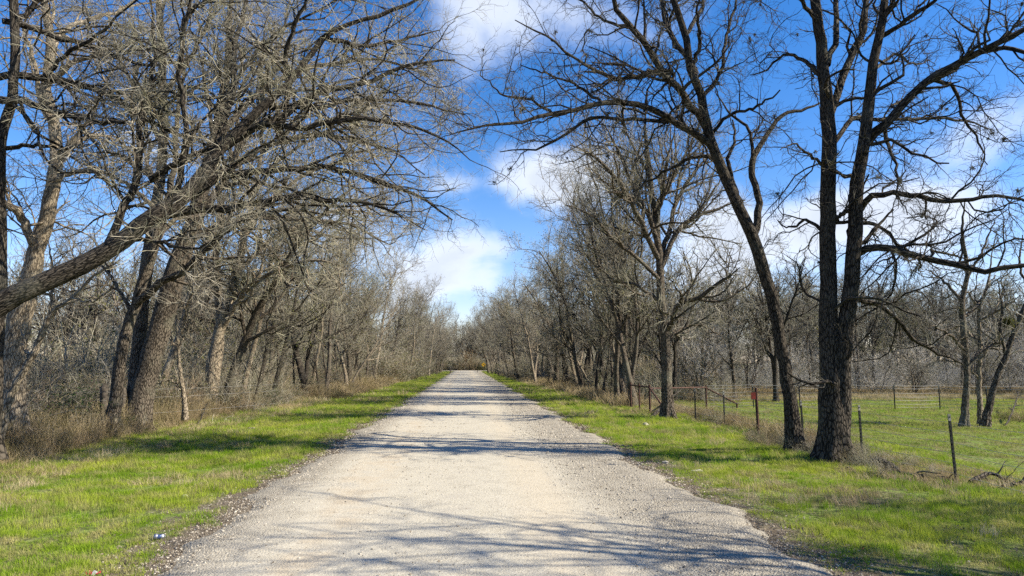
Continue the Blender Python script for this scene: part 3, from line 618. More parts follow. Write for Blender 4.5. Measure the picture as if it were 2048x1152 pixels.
ARCH = [tmpl(100, 15, .10, .24, 15, .38, BARK_MID, TWIG_OLIVE, 1.7, 1.25, 1500, LEAF_OLIVE, up=.05, arch=.09), tmpl(101, 16, .13, .27, 15, .38, BARK_MID, TWIG_OLIVE, 1.7, 1.25, up=.03, arch=.10),
        tmpl(102, 14, .06, .2, 13, .36, BARK_PALE, TWIG_GREY, 1.7, 1.2, 900, LEAF_OLIVE, up=.08, forks=2, arch=.05), tmpl(103, 15, .10, .25, 13, .38, BARK_DARK, TWIG_GREY, 1.7, 1.2, up=.05, forks=2, arch=.07)]
TALL = [tmpl(110, 16, .03, .19, 15, .34, BARK_PALE, TWIG_GREY, 1.7, 1.2, up=.12, t0=.28, arch=.02), tmpl(111, 16, .02, .2, 14, .34, BARK_MID, TWIG_OLIVE, 1.7, 1.2, 900, LEAF_OLIVE, up=.12, t0=.28, forks=2, arch=.03),
        tmpl(112, 15, .05, .16, 14, .36, BARK_MID, TWIG_GREY, 1.7, 1.2, up=.10, t0=.3, arch=.05), tmpl(113, 13, .0, .12, 13, .32, BARK_DARK, TWIG_OLIVE, 1.7, 1.1, 600, LEAF_OLIVE, up=.08, t0=.25)]
FAR = [tmpl(120, 13, .05, .17, 14, .38, BARK_MID, TWIG_GREY, 2.6, .95, t0=.15), tmpl(121, 12, .1, .16, 14, .4, BARK_MID, TWIG_OLIVE, 2.6, .95, 900, LEAF_OLIVE, lsz=.09, t0=.15), tmpl(122, 14, .0, .18, 12, .38, BARK_DARK, TWIG_GREY, 2.6, .85, forks=2),
       tmpl(123, 9, .1, .13, 12, .42, BARK_PALE, TWIG_WHITE, 2.2, .85, t0=.08, forks=3)]
SMALL = [tmpl(130, 5, .15, .07, 7, .5, BARK_MID, TWIG_GREY, 1.5, .9, t0=.05, forks=3), tmpl(131, 4.5, .1, .06, 7, .5, BARK_PALE, TWIG_WHITE, 1.3, .95, t0=.05, forks=4)]
def put(tm, name, x, y, rz, sc, label, cat='tree', group=None):
    return inst(tm, name, (x, y, float(gz(x, y))), rz, sc, label, cat, group)
ORD = ['first', 'second', 'third', 'fourth', 'fifth', 'sixth', 'seventh', 'eighth', 'ninth', 'tenth', 'eleventh', 'twelfth', 'thirteenth', 'fourteenth', 'fifteenth', 'sixteenth', 'seventeenth', 'eighteenth', 'nineteenth', 'twentieth']
# right row beyond the pipe brace
y = 33.5; k = 0
while y < 176:
    x = (random.uniform(7.2, 10.2) if k else 7.9)-2.8*min(1, max(0, (y-50)/60))
    tm = random.choice(TALL if (y < 46 or (y > 95 and random.random() < .6)) else ARCH)
    h = random.uniform(.82, 1.02) if y < 60 else random.uniform(.72, 1.08)
    lab = (ORD[k]+' tree beyond the pipe brace in the row along the right verge') if k < 20 else 'far bare tree of the row closing over the right side of the road'
    put(tm, 'bare_tree', x, y, math.pi+random.uniform(-1.2, 1.2), h, lab, group='bare trees lining the right verge')
    y += random.uniform(1.3, 2.6) if y < 55 else random.uniform(2.6, 4.6); k += 1
# left row
y = 29; k = 0
while y < 176:
    x = random.uniform(-12.0, -8.9)+3.2*min(1, max(0, (y-40)/80))
    if 24 < y < 34: x -= 1
    tm = random.choice(ARCH if random.random() < .5 else TALL)
    h = random.uniform(.75, 1.02) if y < 70 else random.uniform(.72, 1.05)
    lab = (ORD[k]+' tree after the pale twin stems in the row along the left verge') if k < 20 else 'far bare tree of the row closing over the left side of the road'
    put(tm, 'bare_tree', x, y, random.uniform(-1.3, 1.3), h, lab, group='bare trees lining the left verge')
    y += random.uniform(1.5, 2.7) if y < 70 else random.uniform(3, 5); k += 1
for i in range(13):
    y = 36+i*2.7+random.uniform(-1, 1); put(random.choice(TALL[2:]), 'young_tree', random.uniform(7.4, 9.8)-1.5*min(1, max(0, (y-45)/40)), y, random.uniform(0, 6.28), random.uniform(.42, .66),
        ORD[i]+' slim young tree between the larger trunks of the right roadside row', group='slim young trees of the right row')
for i in range(11):
    y = 32+i*3.2+random.uniform(-1, 1); put(random.choice(TALL[2:]), 'young_tree', random.uniform(-10.6, -9.0)+1.5*min(1, max(0, (y-40)/50)), y, random.uniform(0, 6.28), random.uniform(.4, .62),
        ORD[i]+' slim young tree between the larger trunks of the left roadside row', group='slim young trees of the left row')
# deeper left wood
for i in range(18):
    y = random.uniform(30, 150); x = random.uniform(-40, -14.5)
    if x < -20 and y < 50: y += 35
    put(random.choice(FAR+ARCH[1:2]), 'bare_tree', x, y, random.uniform(0, 6.28), random.uniform(.6, .9), 'bare tree deep in the wood behind the left roadside row', group='trees of the left wood')
for i in range(12):
    put(random.choice(FAR), 'bare_tree', random.uniform(-62, -26), random.uniform(55, 75), random.uniform(0, 6.28), random.uniform(.35, .5), 'low grey tree seen far off between the left trunks', group='low trees far behind the left trunks')
# behind the right row and the pasture
for i in range(14):
    y = random.uniform(62, 165); x = random.uniform(11.5, 26)
    put(random.choice(FAR+ARCH), 'bare_tree', x, y, random.uniform(0, 6.28), random.uniform(.65, .9), 'bare tree in the wood behind the right roadside row', group='trees of the right wood')
for row, (Y0, n, s0, s1) in enumerate([(49, 20, .5, .72), (58, 20, .62, .85), (70, 20, .78, 1.0)]):
    for i in range(n):
        x = 11.5+row*2+(i+random.uniform(-.3, .3))*(Y0*.95/n)*1.05
        tm = FAR[random.choice([0, 1, 2, 3, 0, 1])]
        put(tm, 'bare_tree', x, Y0+random.uniform(-3, 4), random.uniform(0, 6.28), random.uniform(s0, s1),
            [ORD[i]+' tree from the left in the front edge of the wood across the pasture', 'taller bare tree in the middle of the wood across the pasture', 'tall bare tree at the back of the wood across the pasture'][row], group='trees of the wood across the pasture')
for i in range(16):
    x = 13+i*2.5+random.uniform(-1, 1)
    put(SMALL[i % 2], 'bare_shrub', x, 44.5+random.uniform(-1.5, 1.5), random.uniform(0, 6.28), random.uniform(.6, .95),
        'low tangled %s shrub at the far edge of the pasture' % ('pale whitish' if i % 2 else 'grey'), 'shrub', 'shrubs along the far pasture edge')
# woods beyond the crossing road
for i in range(26):
    x = -30+i*2.4+random.uniform(-1, 1)
    put(random.choice(FAR[:3]), 'bare_tree', x, random.uniform(192, 208), random.uniform(0, 6.28), random.uniform(.95, 1.3), 'bare tree in the wood beyond the crossing road', group='trees beyond the crossing road')
def joined(tm, name):
    a, b_ = tm; va = np.empty(len(a.vertices)*3, np.float32); a.vertices.foreach_get('co', va); vb = np.empty(len(b_.vertices)*3, np.float32); b_.vertices.foreach_get('co', vb)
    def polys(me):
        li = np.empty(len(me.loops), np.int32); me.loops.foreach_get('vertex_index', li); return li.reshape(-1, 4), np.array([p.material_index for p in me.polygons])
    qa, ma = polys(a); qb, mb = polys(b_)
    return mesh_np(name, np.concatenate([va, vb]).reshape(-1, 3), np.concatenate([qa, qb+len(va)//3]), [a.materials[0]]+list(b_.materials), np.concatenate([ma, mb+1]))
# foreground shade trees, right of the picture
SHADE = [tmpl(140, 14, .10, .34, 18, .55, BARK_MID, TWIG_GREY, 1.6, .8, up=.03, forks=2, arch=.06, t0=.3), tmpl(141, 13, .08, .32, 16, .6, BARK_MID, TWIG_GREY, 1.6, .75, up=.0, forks=2, arch=.08, t0=.3)]
put(SHADE[0], 'bare_tree', 13.2, -1.5, math.pi+.2, 1.0, 'large spreading bare tree beside the camera whose limbs shade the near road')
put(SHADE[1], 'bare_tree', 14.6, 3.2, math.pi-.1, .95, 'second spreading bare tree beside the camera that shades the near road')
put(SHADE[0], 'bare_tree', 11.6, 1.4, math.pi-.5, .85, 'third spreading bare tree beside the camera, the one nearest the road')
put(ARCH[2], 'bare_tree', 15.0, 7.2, math.pi+.2, .7, 'smaller bare tree outside the right edge shading the right verge')
# a forked dark tree in the pasture edge
def fieldtree(px, py, rz, tm, sc, label, name='bare_tree', group=None):
    g = gr(px, py); return put(tm, name, g[0], g[1], rz, sc, label, group=group)
fieldtree(1552, 800, 2.5, FAR[2], .8, 'dark forked tree seen between the leaning tree and the red-tagged post')
fieldtree(1470, 797, 1.0, FAR[0], .75, 'thin bare tree at the pasture edge right of the sloping pipe')
fieldtree(1350, 802, 4.0, FAR[2], .75, 'dark trunk just behind the straight grey tree by the brace')
fieldtree(1402, 799, 5.0, FAR[3], .8, 'pale bare tree at the pasture edge behind the pipe rail')

# ------------------------------------------------------------------ bushes at the end of the road
def bush(name, x, y, r, h, mat, n, size, label):
    rng = np.random.default_rng(int(abs(x*10)+y)); g = float(gz(x, y))
    root = empty(name, (x, y, g), label, 'bush')
    K = 26; d = nrm(np.stack([rng.normal(0, .5, K), rng.normal(0, .5, K), np.full(K, 1.)], -1)); tt = np.linspace(0, 1, 6)
    P = d[:, None]*tt[None, :, None]*h*.9*rng.uniform(.5, 1, (K, 1, 1)); P[:, :, :2] *= r/h*1.6
    P += rng.normal(0, .05, P.shape)*tt[None, :, None]
    R = np.full((K, 6), .03)*np.linspace(1, .3, 6)
    link('stems', tube_mesh('stems', [(P, R, 4)], [BARK_MID]), root)['kind'] = 'stuff'
    V, Q = leaves(P[:, 1:], rng, n, size, r*.22)
    V[:, 2] = np.maximum(V[:, 2], .02)
    link('foliage', mesh_np('foliage', V, Q, [mat], smooth=False), root)['kind'] = 'stuff'
bush('orange_leaved_bush', .8, 192, 3.0, 6.5, LEAF_ORANGE, 3200, .16, 'orange-brown leafy bush beyond the crossing road at the end')
bush('orange_leaved_bush', -7.5, 193, 2.5, 5.4, LEAF_ORANGE, 1800, .16, 'smaller rust-coloured bush beyond the crossing road, left of the orange one')
bush('evergreen_bush', -3.6, 190.5, 2.4, 2.8, LEAF_EVER, 2200, .14, 'dark green bush directly behind the road end')
bush('evergreen_bush', 1.2, 190.5, 2.0, 2.2, LEAF_EVER, 1500, .14, 'low dark bush under the orange one beyond the road end')
bush('evergreen_bush', -13.5, 150, 2.6, 6.5, LEAF_EVER, 7000, .14, 'tall dark evergreen among the left trunks near the road end')
bush('evergreen_bush', 12.5, 150, 2.2, 4.5, LEAF_EVER, 6000, .14, 'dark evergreen among the right trunks near the road end')
bush('yellow_green_bush', -5.6, 189.5, 1.3, 2.6, LEAF_LIME, 1800, .12, 'yellow-green bush left of the road end beside the arching trunks')
bush('yellow_green_bush', 3.9, 190, 2.4, 2.4, LEAF_LIME, 2200, .12, 'olive yellow bush right of the road end behind the diamond sign')

# ------------------------------------------------------------------ scatter (stuff)
def scatter(name, pts, rot, scl, sources, label, seed=0, cat=None):
    rng = np.random.default_rng(seed); n = len(pts)
    me = bpy.data.meshes.new(name); me.vertices.add(n); me.vertices.foreach_set('co', np.asarray(pts, np.float32).ravel())
    for nm, data in (('rot', rot), ('scl', scl)):
        a = me.attributes.new(nm, 'FLOAT_VECTOR', 'POINT'); a.data.foreach_set('vector', np.asarray(data, np.float32).ravel())
    a = me.attributes.new('vid', 'INT', 'POINT'); a.data.foreach_set('value', rng.integers(0, len(sources), n).astype(np.int32))
    ng = bpy.data.node_groups.new(name, 'GeometryNodeTree')
    ng.interface.new_socket('Geometry', in_out='INPUT', socket_type='NodeSocketGeometry'); ng.interface.new_socket('Geometry', in_out='OUTPUT', socket_type='NodeSocketGeometry')
    N = ng.nodes; gi = N.new('NodeGroupInput'); go = N.new('NodeGroupOutput'); ip = N.new('GeometryNodeInstanceOnPoints'); jn = N.new('GeometryNodeJoinGeometry')
    for me_s in sources:
        ob = bpy.data.objects.new('source_'+me_s.name, me_s)
        oi = N.new('GeometryNodeObjectInfo'); oi.inputs['Object'].default_value = ob; oi.inputs['As Instance'].default_value = True
        ng.links.new(oi.outputs['Geometry'], jn.inputs[0])
    def na(nm, ty):
        q = N.new('GeometryNodeInputNamedAttribute'); q.data_type = ty; q.inputs['Name'].default_value = nm; return q.outputs['Attribute']
    ng.links.new(gi.outputs[0], ip.inputs['Points']); ng.links.new(jn.outputs[0], ip.inputs['Instance'])
    ip.inputs['Pick Instance'].default_value = True
    ng.links.new(na('vid', 'INT'), ip.inputs['Instance Index'])
    er = N.new('FunctionNodeEulerToRotation'); ng.links.new(na('rot', 'FLOAT_VECTOR'), er.inputs[0]); ng.links.new(er.outputs[0], ip.inputs['Rotation'])
    ng.links.new(na('scl', 'FLOAT_VECTOR'), ip.inputs['Scale']); ng.links.new(ip.outputs[0], go.inputs[0])
    o = link(name, me); md = o.modifiers.new('scatter', 'NODES'); md.node_group = ng
    return tag(o, label, cat, kind='stuff')
def tuft(name, seed, n, rad, h, wd, mat, bend=.5, seg=2):
    rng = np.random.default_rng(seed)
    a = rng.uniform(0, 6.28, n); rr = rad*np.sqrt(rng.random(n)); base = np.stack([rr*np.cos(a), rr*np.sin(a), np.full(n, -.01)], -1)
    la = rng.uniform(0, 6.28, n); lean = np.stack([np.cos(la), np.sin(la), np.zeros(n)], -1)*rng.uniform(.1, bend, n)[:, None]
    H = (h*rng.uniform(.5, 1.15, n))[:, None]; side = nrm(np.cross(lean+rng.normal(0, .1, (n, 3)), np.array([0, 0, 1.])))*wd*rng.uniform(.7, 1.3, n)[:, None]
    mid = base+(lean*.35+np.array([0, 0, .62]))*H; tip = base+(lean*1.1+np.array([0, 0, 1.]))*H
    V = np.stack([base-side, base+side, mid+side*.75, mid-side*.75, tip+side*.12, tip-side*.12], 1).reshape(-1, 3)
    i = np.arange(n)[:, None]*6; Q = np.concatenate([i+np.array([[0, 1, 2, 3]]), i+np.array([[3, 2, 4, 5]])])
    return mesh_np(name, V, Q, [mat], smooth=False)
def stalks(name, seed, n, rad, h, mat, r=.005):
    rng = np.random.default_rng(seed); a = rng.uniform(0, 6.28, n); rr = rad*np.sqrt(rng.random(n)); p = np.stack([rr*np.cos(a), rr*np.sin(a), np.zeros(n)], -1)
    d = nrm(np.stack([rng.normal(0, .2, n), rng.normal(0, .2, n), np.ones(n)], -1)); H = (h*rng.uniform(.4, 1.1, n))[:, None]
    P = [p]
    for k in range(4): d = nrm(d+rng.normal(0, .12, (n, 3))+np.array([0, 0, -.03*k])); P.append(P[-1]+d*H/4)
    P = np.stack(P, 1); R = np.full((n, 5), r)*np.linspace(1, .5, 5)
    c = spawn(P, R, rng, .22, (.1, .3), (20, 50), 3, .2, 0, .8, r*.8, r*.5, t0=.4)
    V, Q, _ = tubes(P, R, 3); V2, Q2, _ = tubes(c[0], c[1], 3); n1 = len(V)
    V3, Q3 = leaves(c[0], rng, n*2, .014, .01)
    return mesh_np(name, np.concatenate([V, V2, V3]), np.concatenate([Q, Q2+n1, Q3+n1+len(V2)]), [mat])

rng = np.random.default_rng(99)
def band(n, x0, x1, y0, y1, bias=2.0):
    """points with density falling away from the camera, cut to the field of view plus a margin"""
    u = rng.random(n); y = y0*(y1/y0)**u if bias == 1 else 1/(1/y0+(1/y1-1/y0)*u)
    x = rng.uniform(0, 1, n)
    xl = np.maximum(x0, -.2-.70*(y)-2.5); xr = np.minimum(x1, .85*y+3.5); ok = xr > xl
    x = xl+(xr-xl)*x; return x[ok], y[ok]
def pn(x, y, s, seed=0):
    r = np.random.default_rng(seed); v = 0
    for k in range(5):
        a = r.uniform(0, 6.28); f = s*(1.7**k)/1.0; v = v+np.sin(x*f*np.cos(a)+y*f*np.sin(a)+r.uniform(0, 6.28))/(1.4**k)
    return v/2.4
def rots(n, tilt=.12): return np.stack([rng.normal(0, tilt, n), rng.normal(0, tilt, n), rng.uniform(0, 6.28, n)], -1)
GT = [tuft('grass_tuft', 1+i, 46, .13, .085, .0028, GRASS, .9) for i in range(4)]
GF = [tuft('pasture_tuft', 11+i, 40, .14, .05, .003, GRASS_FIELD, 1.1) for i in range(3)]
DT = [tuft('dry_tuft', 21+i, 34, .16, .16, .0026, DRY, 1.0) for i in range(3)]
DS = [stalks('dry_stalks', 31+i, 26, .3, .85, DRY) for i in range(4)]
def verge(side, n):
    x, y = band(n, 3.3, 10.5, 4.2, 175, 1); x = x if side > 0 else x
    return x, y
for side, lab in ((1, 'short green grass on the right verge'), (-1, 'short green grass on the left verge')):
    n = 42000; y = 4.0*(175/4.0)**(rng.random(n)**.85); x = side*rng.uniform(3.25, 10.6, n)
    e = road_edge(y, side); d = np.abs(x)-e
    keep = rng.random(n) < np.clip((d-.05)/1.1+.25*pn(x, y, 1.5, 3), .05, 1)
    keep &= (d > .02) & (rng.random(n) < np.clip(.8+.9*pn(x, y, 1.6, 8)+.3*pn(x, y, 4.1, 9), .12, 1))
    if side > 0:
        keep &= ~((y < 14) & (x > 4.0) & (rng.random(n) < np.clip(.9*pn(x, y, 1.5, 21)+.45-.06*(y-6), 0, .9)))
    keep &= (x > -.75*y-4) & (x < .9*y+4)
    x, y = x[keep], y[keep]; n = len(x); f = np.clip(y/14, .8, 3.2)
    hgt = np.clip(.8+.6*pn(x, y, 1.3, 5)+.35*pn(x, y, 5.3, 6), .3, 1.9)*np.clip(.55+(np.abs(x)-3.3)/2.2, .5, 1.15)
    scl = np.stack([f, f, hgt*np.clip(f, 1, 1.5)], -1)*rng.uniform(.75, 1.25, (n, 1))
    scatter('verge_grass', np.stack([x, y, gz(x, y)], -1), rots(n), scl, GT, lab, 50+side, 'grass')
# pasture
n = 52000; y = 7*(62/7)**(rng.random(n)**.8); x = rng.uniform(8.4, 60, n)
keep = (x < .86*y+3) & (rng.random(n) < np.clip(.8+.5*pn(x, y, .5, 13)+.3*pn(x, y, 1.7, 14), .12, 1))
x, y = x[keep], y[keep]; n = len(x); f = np.clip(y/13, .9, 3)
scatter('pasture_grass', np.stack([x, y, gz(x, y)], -1), rots(n), np.stack([f, f, np.clip(f, 1, 1.6)*np.clip(.8+.5*pn(x, y, 1.1, 15), .3, 1.5)], -1)*rng.uniform(.7, 1.3, (n, 1)), GF, 'thin grazed grass of the pasture behind the fence', 61, 'grass')
# dry tufts: verge outer edges, fence line
xs_, ys_ = [], []
for (n, x0, x1, y0, y1, th) in ((5200, -11.5, -7.6, 8, 170, -.6), (2000, 7.6, 9.6, 9, 60, -.1), (3000, 4, 8.5, 5, 60, .35), (2800, -9, -4.2, 6, 60, .35), (1500, 5.5, 8.5, 60, 175, -.6), (2600, 9, 48, 38, 47, -.5), (900, 9, 30, 12, 40, .6)):
    y = y0*(y1/y0)**rng.random(n); x = rng.uniform(x0, x1, n); k = pn(x, y, .9, 17) > th; xs_.append(x[k]); ys_.append(y[k])
x = np.concatenate(xs_); y = np.concatenate(ys_); n = len(x); f = np.clip(y/22, .8, 2.4)
scatter('dry_grass', np.stack([x, y, gz(x, y)], -1), rots(n, .2), np.stack([f, f, np.clip(f, .9, 1.8)], -1)*rng.uniform(.6, 1.3, (n, 1)), DT, 'straw-coloured dry grass tufts along the verges and fence', 62, 'grass')
# tall dry stalks
xs_, ys_, hs_ = [], [], []
for (n, x0, x1, y0, y1, h) in ((2600, -13.5, -9.6, 12, 60, 1.0), (1900, -12, -7.0, 40, 172, .95), (300, 8.3, 9.3, 17, 34, .5), (900, 6.6, 8.6, 33, 170, .7), (1700, 10, 50, 44, 50, .55), (14, 19.5, 21.5, 24, 26, .5)):
    y = y0*(y1/y0)**rng.random(n); x = rng.uniform(x0, x1, n); hh = np.full(n, h)*np.clip(.35+(np.abs(x)-min(abs(x0), abs(x1)))/1.2, .35, 1) if abs(x0) < 14 and x0 < 0 else np.full(n, h)
    xs_.append(x); ys_.append(y); hs_.append(hh)
x = np.concatenate(xs_); y = np.concatenate(ys_); h = np.concatenate(hs_); n = len(x); f = np.clip(y/35, .8, 1.8)
scatter('tall_dry_grass', np.stack([x, y, gz(x, y)], -1), rots(n, .12), np.stack([f, f, h], -1)*rng.uniform(.65, 1.3, (n, 1)), DS, 'tall dry stalks at the foot of the trees', 63, 'grass')
# undergrowth: twiggy thicket, some of it leafy
def thicket(name, seed, H, n, twig, leafn, leafm):
    rng = np.random.default_rng(seed); d = nrm(np.stack([rng.normal(0, .45, n), rng.normal(0, .45, n), np.ones(n)], -1)); p = np.stack([rng.normal(0, .3, n), rng.normal(0, .3, n), np.full(n, -.05)], -1); P = [p]
    ln = (H*rng.uniform(.5, 1.1, n))[:, None]
    for k in range(7): d = nrm(d+rng.normal(0, .2, (n, 3))); P.append(P[-1]+d*ln/7)
    P = np.stack(P, 1); R = np.full((n, 8), .014)*np.linspace(1, .4, 8)
    a = spawn(P, R, rng, .28, (.5, 1.2), (30, 70), 5, .3, 0, .7, .009, .005, t0=.1); b_ = spawn(a[0], a[1], rng, .16, (.2, .5), (30, 70), 3, .3, 0, .8, .006, .0045)
    ex = None; mats = [twig]
    if leafn: V, Q = leaves(b_[0], rng, leafn, .035, .06); ex = (V, Q, 1); mats.append(leafm)
    return tube_mesh(name, [(P, R, 4), (a[0], a[1], 3), (b_[0], b_[1], 3)], mats, [0, 0, 0], ex)
TH = [thicket('thicket', 41, 2.2, 18, TWIG_TAN, 0, None), thicket('thicket', 42, 2.0, 16, TWIG_OLIVE, 500, LEAF_OLIVE), thicket('thicket', 43, 1.8, 14, TWIG_DARK, 900, LEAF_EVER), thicket('thicket', 44, 2.6, 18, TWIG_OLIVE, 150, LEAF_OLIVE), thicket('thicket', 46, 1.9, 18, TWIG_TAN, 250, LEAF_OLIVE), thicket('thicket', 45, 2.4, 16, TWIG_GREY, 0, None)]
THP = [thicket('thicket', 47, 2.4, 17, TWIG_WHITE, 0, None), thicket('thicket', 48, 2.1, 17, TWIG_GREY, 0, None)]
pts = []
for (n, x0, x1, y0, y1) in ((75, 18, 95, 76, 92), (60, -75, -22, 58, 85), (45, -34, -16, 50, 110), (80, 22, 120, 90, 125), (60, -120, -30, 80, 150), (60, -28, 28, 199, 216), (70, -70, 70, 212, 240), (36, 24, 60, 130, 185), (36, -60, -22, 100, 185)):
    pts += [(rng.uniform(x0, x1), rng.uniform(y0, y1), -.1) for _ in range(n)]
n = len(pts); sc_ = rng.uniform(.75, 1.15, n)
scatter('far_wood', np.array(pts), rots(n, 0), np.repeat(sc_[:, None], 3, 1), [joined(FAR[k], 'far_tree') for k in (0, 1, 2)], 'grey mass of leafless wood closing the view far behind the nearer trees', 70, 'wood')
xs_, ys_, ss_ = [], [], []
for (n, x0, x1, y0, y1, s) in ((330, -20, -11.8, 14, 45, .85), (260, -15, -10.2, 40, 170, 1.0), (160, -40, -18, 24, 70, 1.15), (300, -16, -10.2, 27, 120, .95), (120, -13, -8.8, 30, 120, .55), (240, -13, -7.5, 70, 178, 1.8), (150, -24, -13, 32, 80, 1.7), (260, 9.5, 14, 46, 120, 1.2), (200, 7.0, 12, 80, 178, 1.6), (200, 8.6, 14, 36, 170, .85), (330, -45, 45, 189, 205, 2.0), (90, -12, 14, 189, 196, 1.7), (120, -80, -25, 45, 75, 1.7), (100, -30, -13, 60, 180, 1.5), (100, 13, 30, 75, 180, 1.5)):
    y = y0*(y1/y0)**rng.random(n); x = rng.uniform(x0, x1, n); xs_.append(x); ys_.append(y); ss_.append(np.full(n, s))
x = np.concatenate(xs_); y = np.concatenate(ys_); s = np.concatenate(ss_); n = len(x)
scatter('undergrowth', np.stack([x, y, gz(x, y)], -1), rots(n, .08), np.stack([s*1.15, s*1.15, s], -1)*rng.uniform(.6, 1.25, (n, 1)), TH, 'tangled leafless undergrowth beneath the trees', 64, 'undergrowth')
x = np.concatenate([rng.normal(8.1, .35, 34), rng.uniform(7.4, 9.2, 40), rng.uniform(8.2, 9, 40)]); y = np.concatenate([rng.normal(15.2, .8, 34), rng.uniform(13.5, 19, 40), rng.uniform(16, 33, 40)]); n = len(x)
scatter('trunk_weeds', np.stack([x, y, gz(x, y)], -1), rots(n, .1), np.repeat(rng.uniform(.10, .26, n)[:, None], 3, 1), [TH[1], TH[3], TH[0]], 'thin weeds and suckers around the feet of the right fence trees', 71, 'weeds')
xs_, ys_, ss_ = [], [], []
for (n, x0, x1, y0, y1, s) in ((200, 10, 62, 47, 62, .9), (170, 12, 80, 60, 85, 1.6)):
    y = y0*(y1/y0)**rng.random(n); x = rng.uniform(x0, x1, n); xs_.append(x); ys_.append(y); ss_.append(np.full(n, s))
x = np.concatenate(xs_); y = np.concatenate(ys_); s = np.concatenate(ss_); n = len(x)
scatter('silvery_undergrowth', np.stack([x, y, gz(x, y)], -1), rots(n, .08), np.stack([s*1.15, s*1.15, s], -1)*rng.uniform(.6, 1.25, (n, 1)), THP, 'silvery tangled brush in the wood across the pasture', 72, 'undergrowth')
# pebbles
def pebble(name, seed, mat):
    import bmesh
    bm = bmesh.new(); bmesh.ops.create_icosphere(bm, subdivisions=1, radius=1); r = random.Random(seed)
    for v in bm.verts: v.co *= r.uniform(.7, 1.2)
    bmesh.ops.scale(bm, vec=(1, .8, .55), verts=bm.verts); me = bpy.data.meshes.new(name); bm.to_mesh(me); bm.free(); me.materials.append(mat); return me
PB = [pebble('pebble', 1, STONE), pebble('pebble', 2, STONE), pebble('pebble', 3, STONE), pebble('pebble', 4, STONE_D)]
n = 46000; y = 4.6*(50/4.6)**(rng.random(n)**1.1); u = rng.random(n)
x = np.where(u < .36, rng.uniform(1.2, 3.5, n), np.where(u < .62, rng.uniform(-3.5, -2.2, n), np.where(u < .78, rng.uniform(-3.3, 3.3, n), np.where(u < .9, 3.3+np.abs(rng.normal(0, .45, n)), -3.3-np.abs(rng.normal(0, .45, n))))))
z = np.where(np.abs(x) < 3.15, .004, np.maximum(gz(x, y), -.02-.12*(np.abs(x)-3.15)))
s = rng.gamma(3., .0028, n)*np.clip(y/10, .9, 2); s = np.clip(s, .003, .028)
scatter('loose_gravel', np.stack([x, y, z], -1), rots(n, .5), np.repeat(s[:, None], 3, 1), PB, 'loose stones of the gravel road', 65, 'gravel')
# dead leaves and debris
V = []
n = 26000; y = 4.6*(60/4.6)**rng.random(n); u = rng.random(n); sd = np.where(rng.random(n) < .45, -1, 1)
x = sd*(3.25+np.abs(rng.normal(0, .55, n)))
k = (u < .35); x[k] = rng.uniform(3.6, 9, k.sum()); k = (u > .93); x[k] = rng.uniform(-8.5, -3.5, k.sum())
k = (u > .90) & (u <= .93); x[k] = rng.uniform(-3.2, 3.2, k.sum())
m_ = 9000; xa = rng.uniform(3.6, 10.5, m_); ya = 4.6*(14/4.6)**rng.random(m_); kk = rng.random(m_) < np.clip(1.2*pn(xa, ya, 1.5, 21)+.35-.05*(ya-6), 0, 1)
x = np.concatenate([x, xa[kk]]); y = np.concatenate([y, ya[kk]]); n = len(x)
z = np.where(np.abs(x) < 3.2, .016, gz(x, y)+.03*rng.random(n)+.006)
c = np.stack([x, y, z], -1); a = nrm(rng.normal(0, 1, (n, 3))*np.array([1, 1, .35])); b_ = nrm(np.cross(a, np.array([0, 0, 1.])+rng.normal(0, .3, (n, 3)))); s = (rng.uniform(.008, .026, n)*np.clip(y/12, .9, 1.8))[:, None]
V = np.stack([c-a*s, c+b_*s*.5, c+a*s, c-b_*s*.5], 1).reshape(-1, 3)
tag(link('fallen_leaves', mesh_np('fallen_leaves', V, np.arange(4*n).reshape(-1, 4), [LEAF_DEAD], smooth=False)), 'brown fallen leaves scattered along both road edges', 'leaves', kind='stuff')

# ------------------------------------------------------------------ fences
def bar(p, q, r, S=6, n=2):
    p, q = np.array(p, float), np.array(q, float); P = (p+(q-p)*np.linspace(0, 1, n)[:, None])[None]; return P, np.full((1, n), r), S
def capped(name, p, q, r, mat, parent, base, S=8):
    V, Q, A = tubes(*bar(np.array(p)-base, np.array(q)-base, r, S)); c = len(V)
    V = np.vstack([V, np.array(p)-base, np.array(q)-base]); T = [[(k+1) % S, k, c] for k in range(S)]+[[S+k, S+(k+1) % S, c+1] for k in range(S)]
    return link(name, mesh_np(name, V, Q, [mat], attr=np.zeros_like(V), smooth=False, tris=T), parent)
import bmesh
def tpost_mesh(h=1.35):
    """steel T-post: T section with studs and a pale tip"""
    bm = bmesh.new()
    def bx(x0, x1, y0, y1, z0, z1, mi=0):
        vs = [bm.verts.new((x, y, z)) for x in (x0, x1) for y in (y0, y1) for z in (z0, z1)]
        for f in ((0, 1, 3, 2), (4, 6, 7, 5), (0, 4, 5, 1), (2, 3, 7, 6), (0, 2, 6, 4), (1, 5, 7, 3)): bm.faces.new([vs[i] for i in f]).material_index = mi
    bx(-.024, .024, -.006, .006, -.25, h-.12); bx(-.006, .006, .0062, .04, -.25, h-.12)
    bx(-.0242, .0242, -.0062, .0062, h-.12, h, 1); bx(-.0062, .0062, .0064, .0402, h-.12, h, 1)
    for k in range(14): z = .1+k*.08; bx(-.012, .012, -.014, -.0062, z, z+.02)
    me = bpy.data.meshes.new('t_post'); bmesh.ops.recalc_face_normals(bm, faces=bm.faces); bm.to_mesh(me); bm.free()
    me.materials.append(POSTM); me.materials.append(POSTTOP); return me
TPM = tpost_mesh(1.2)
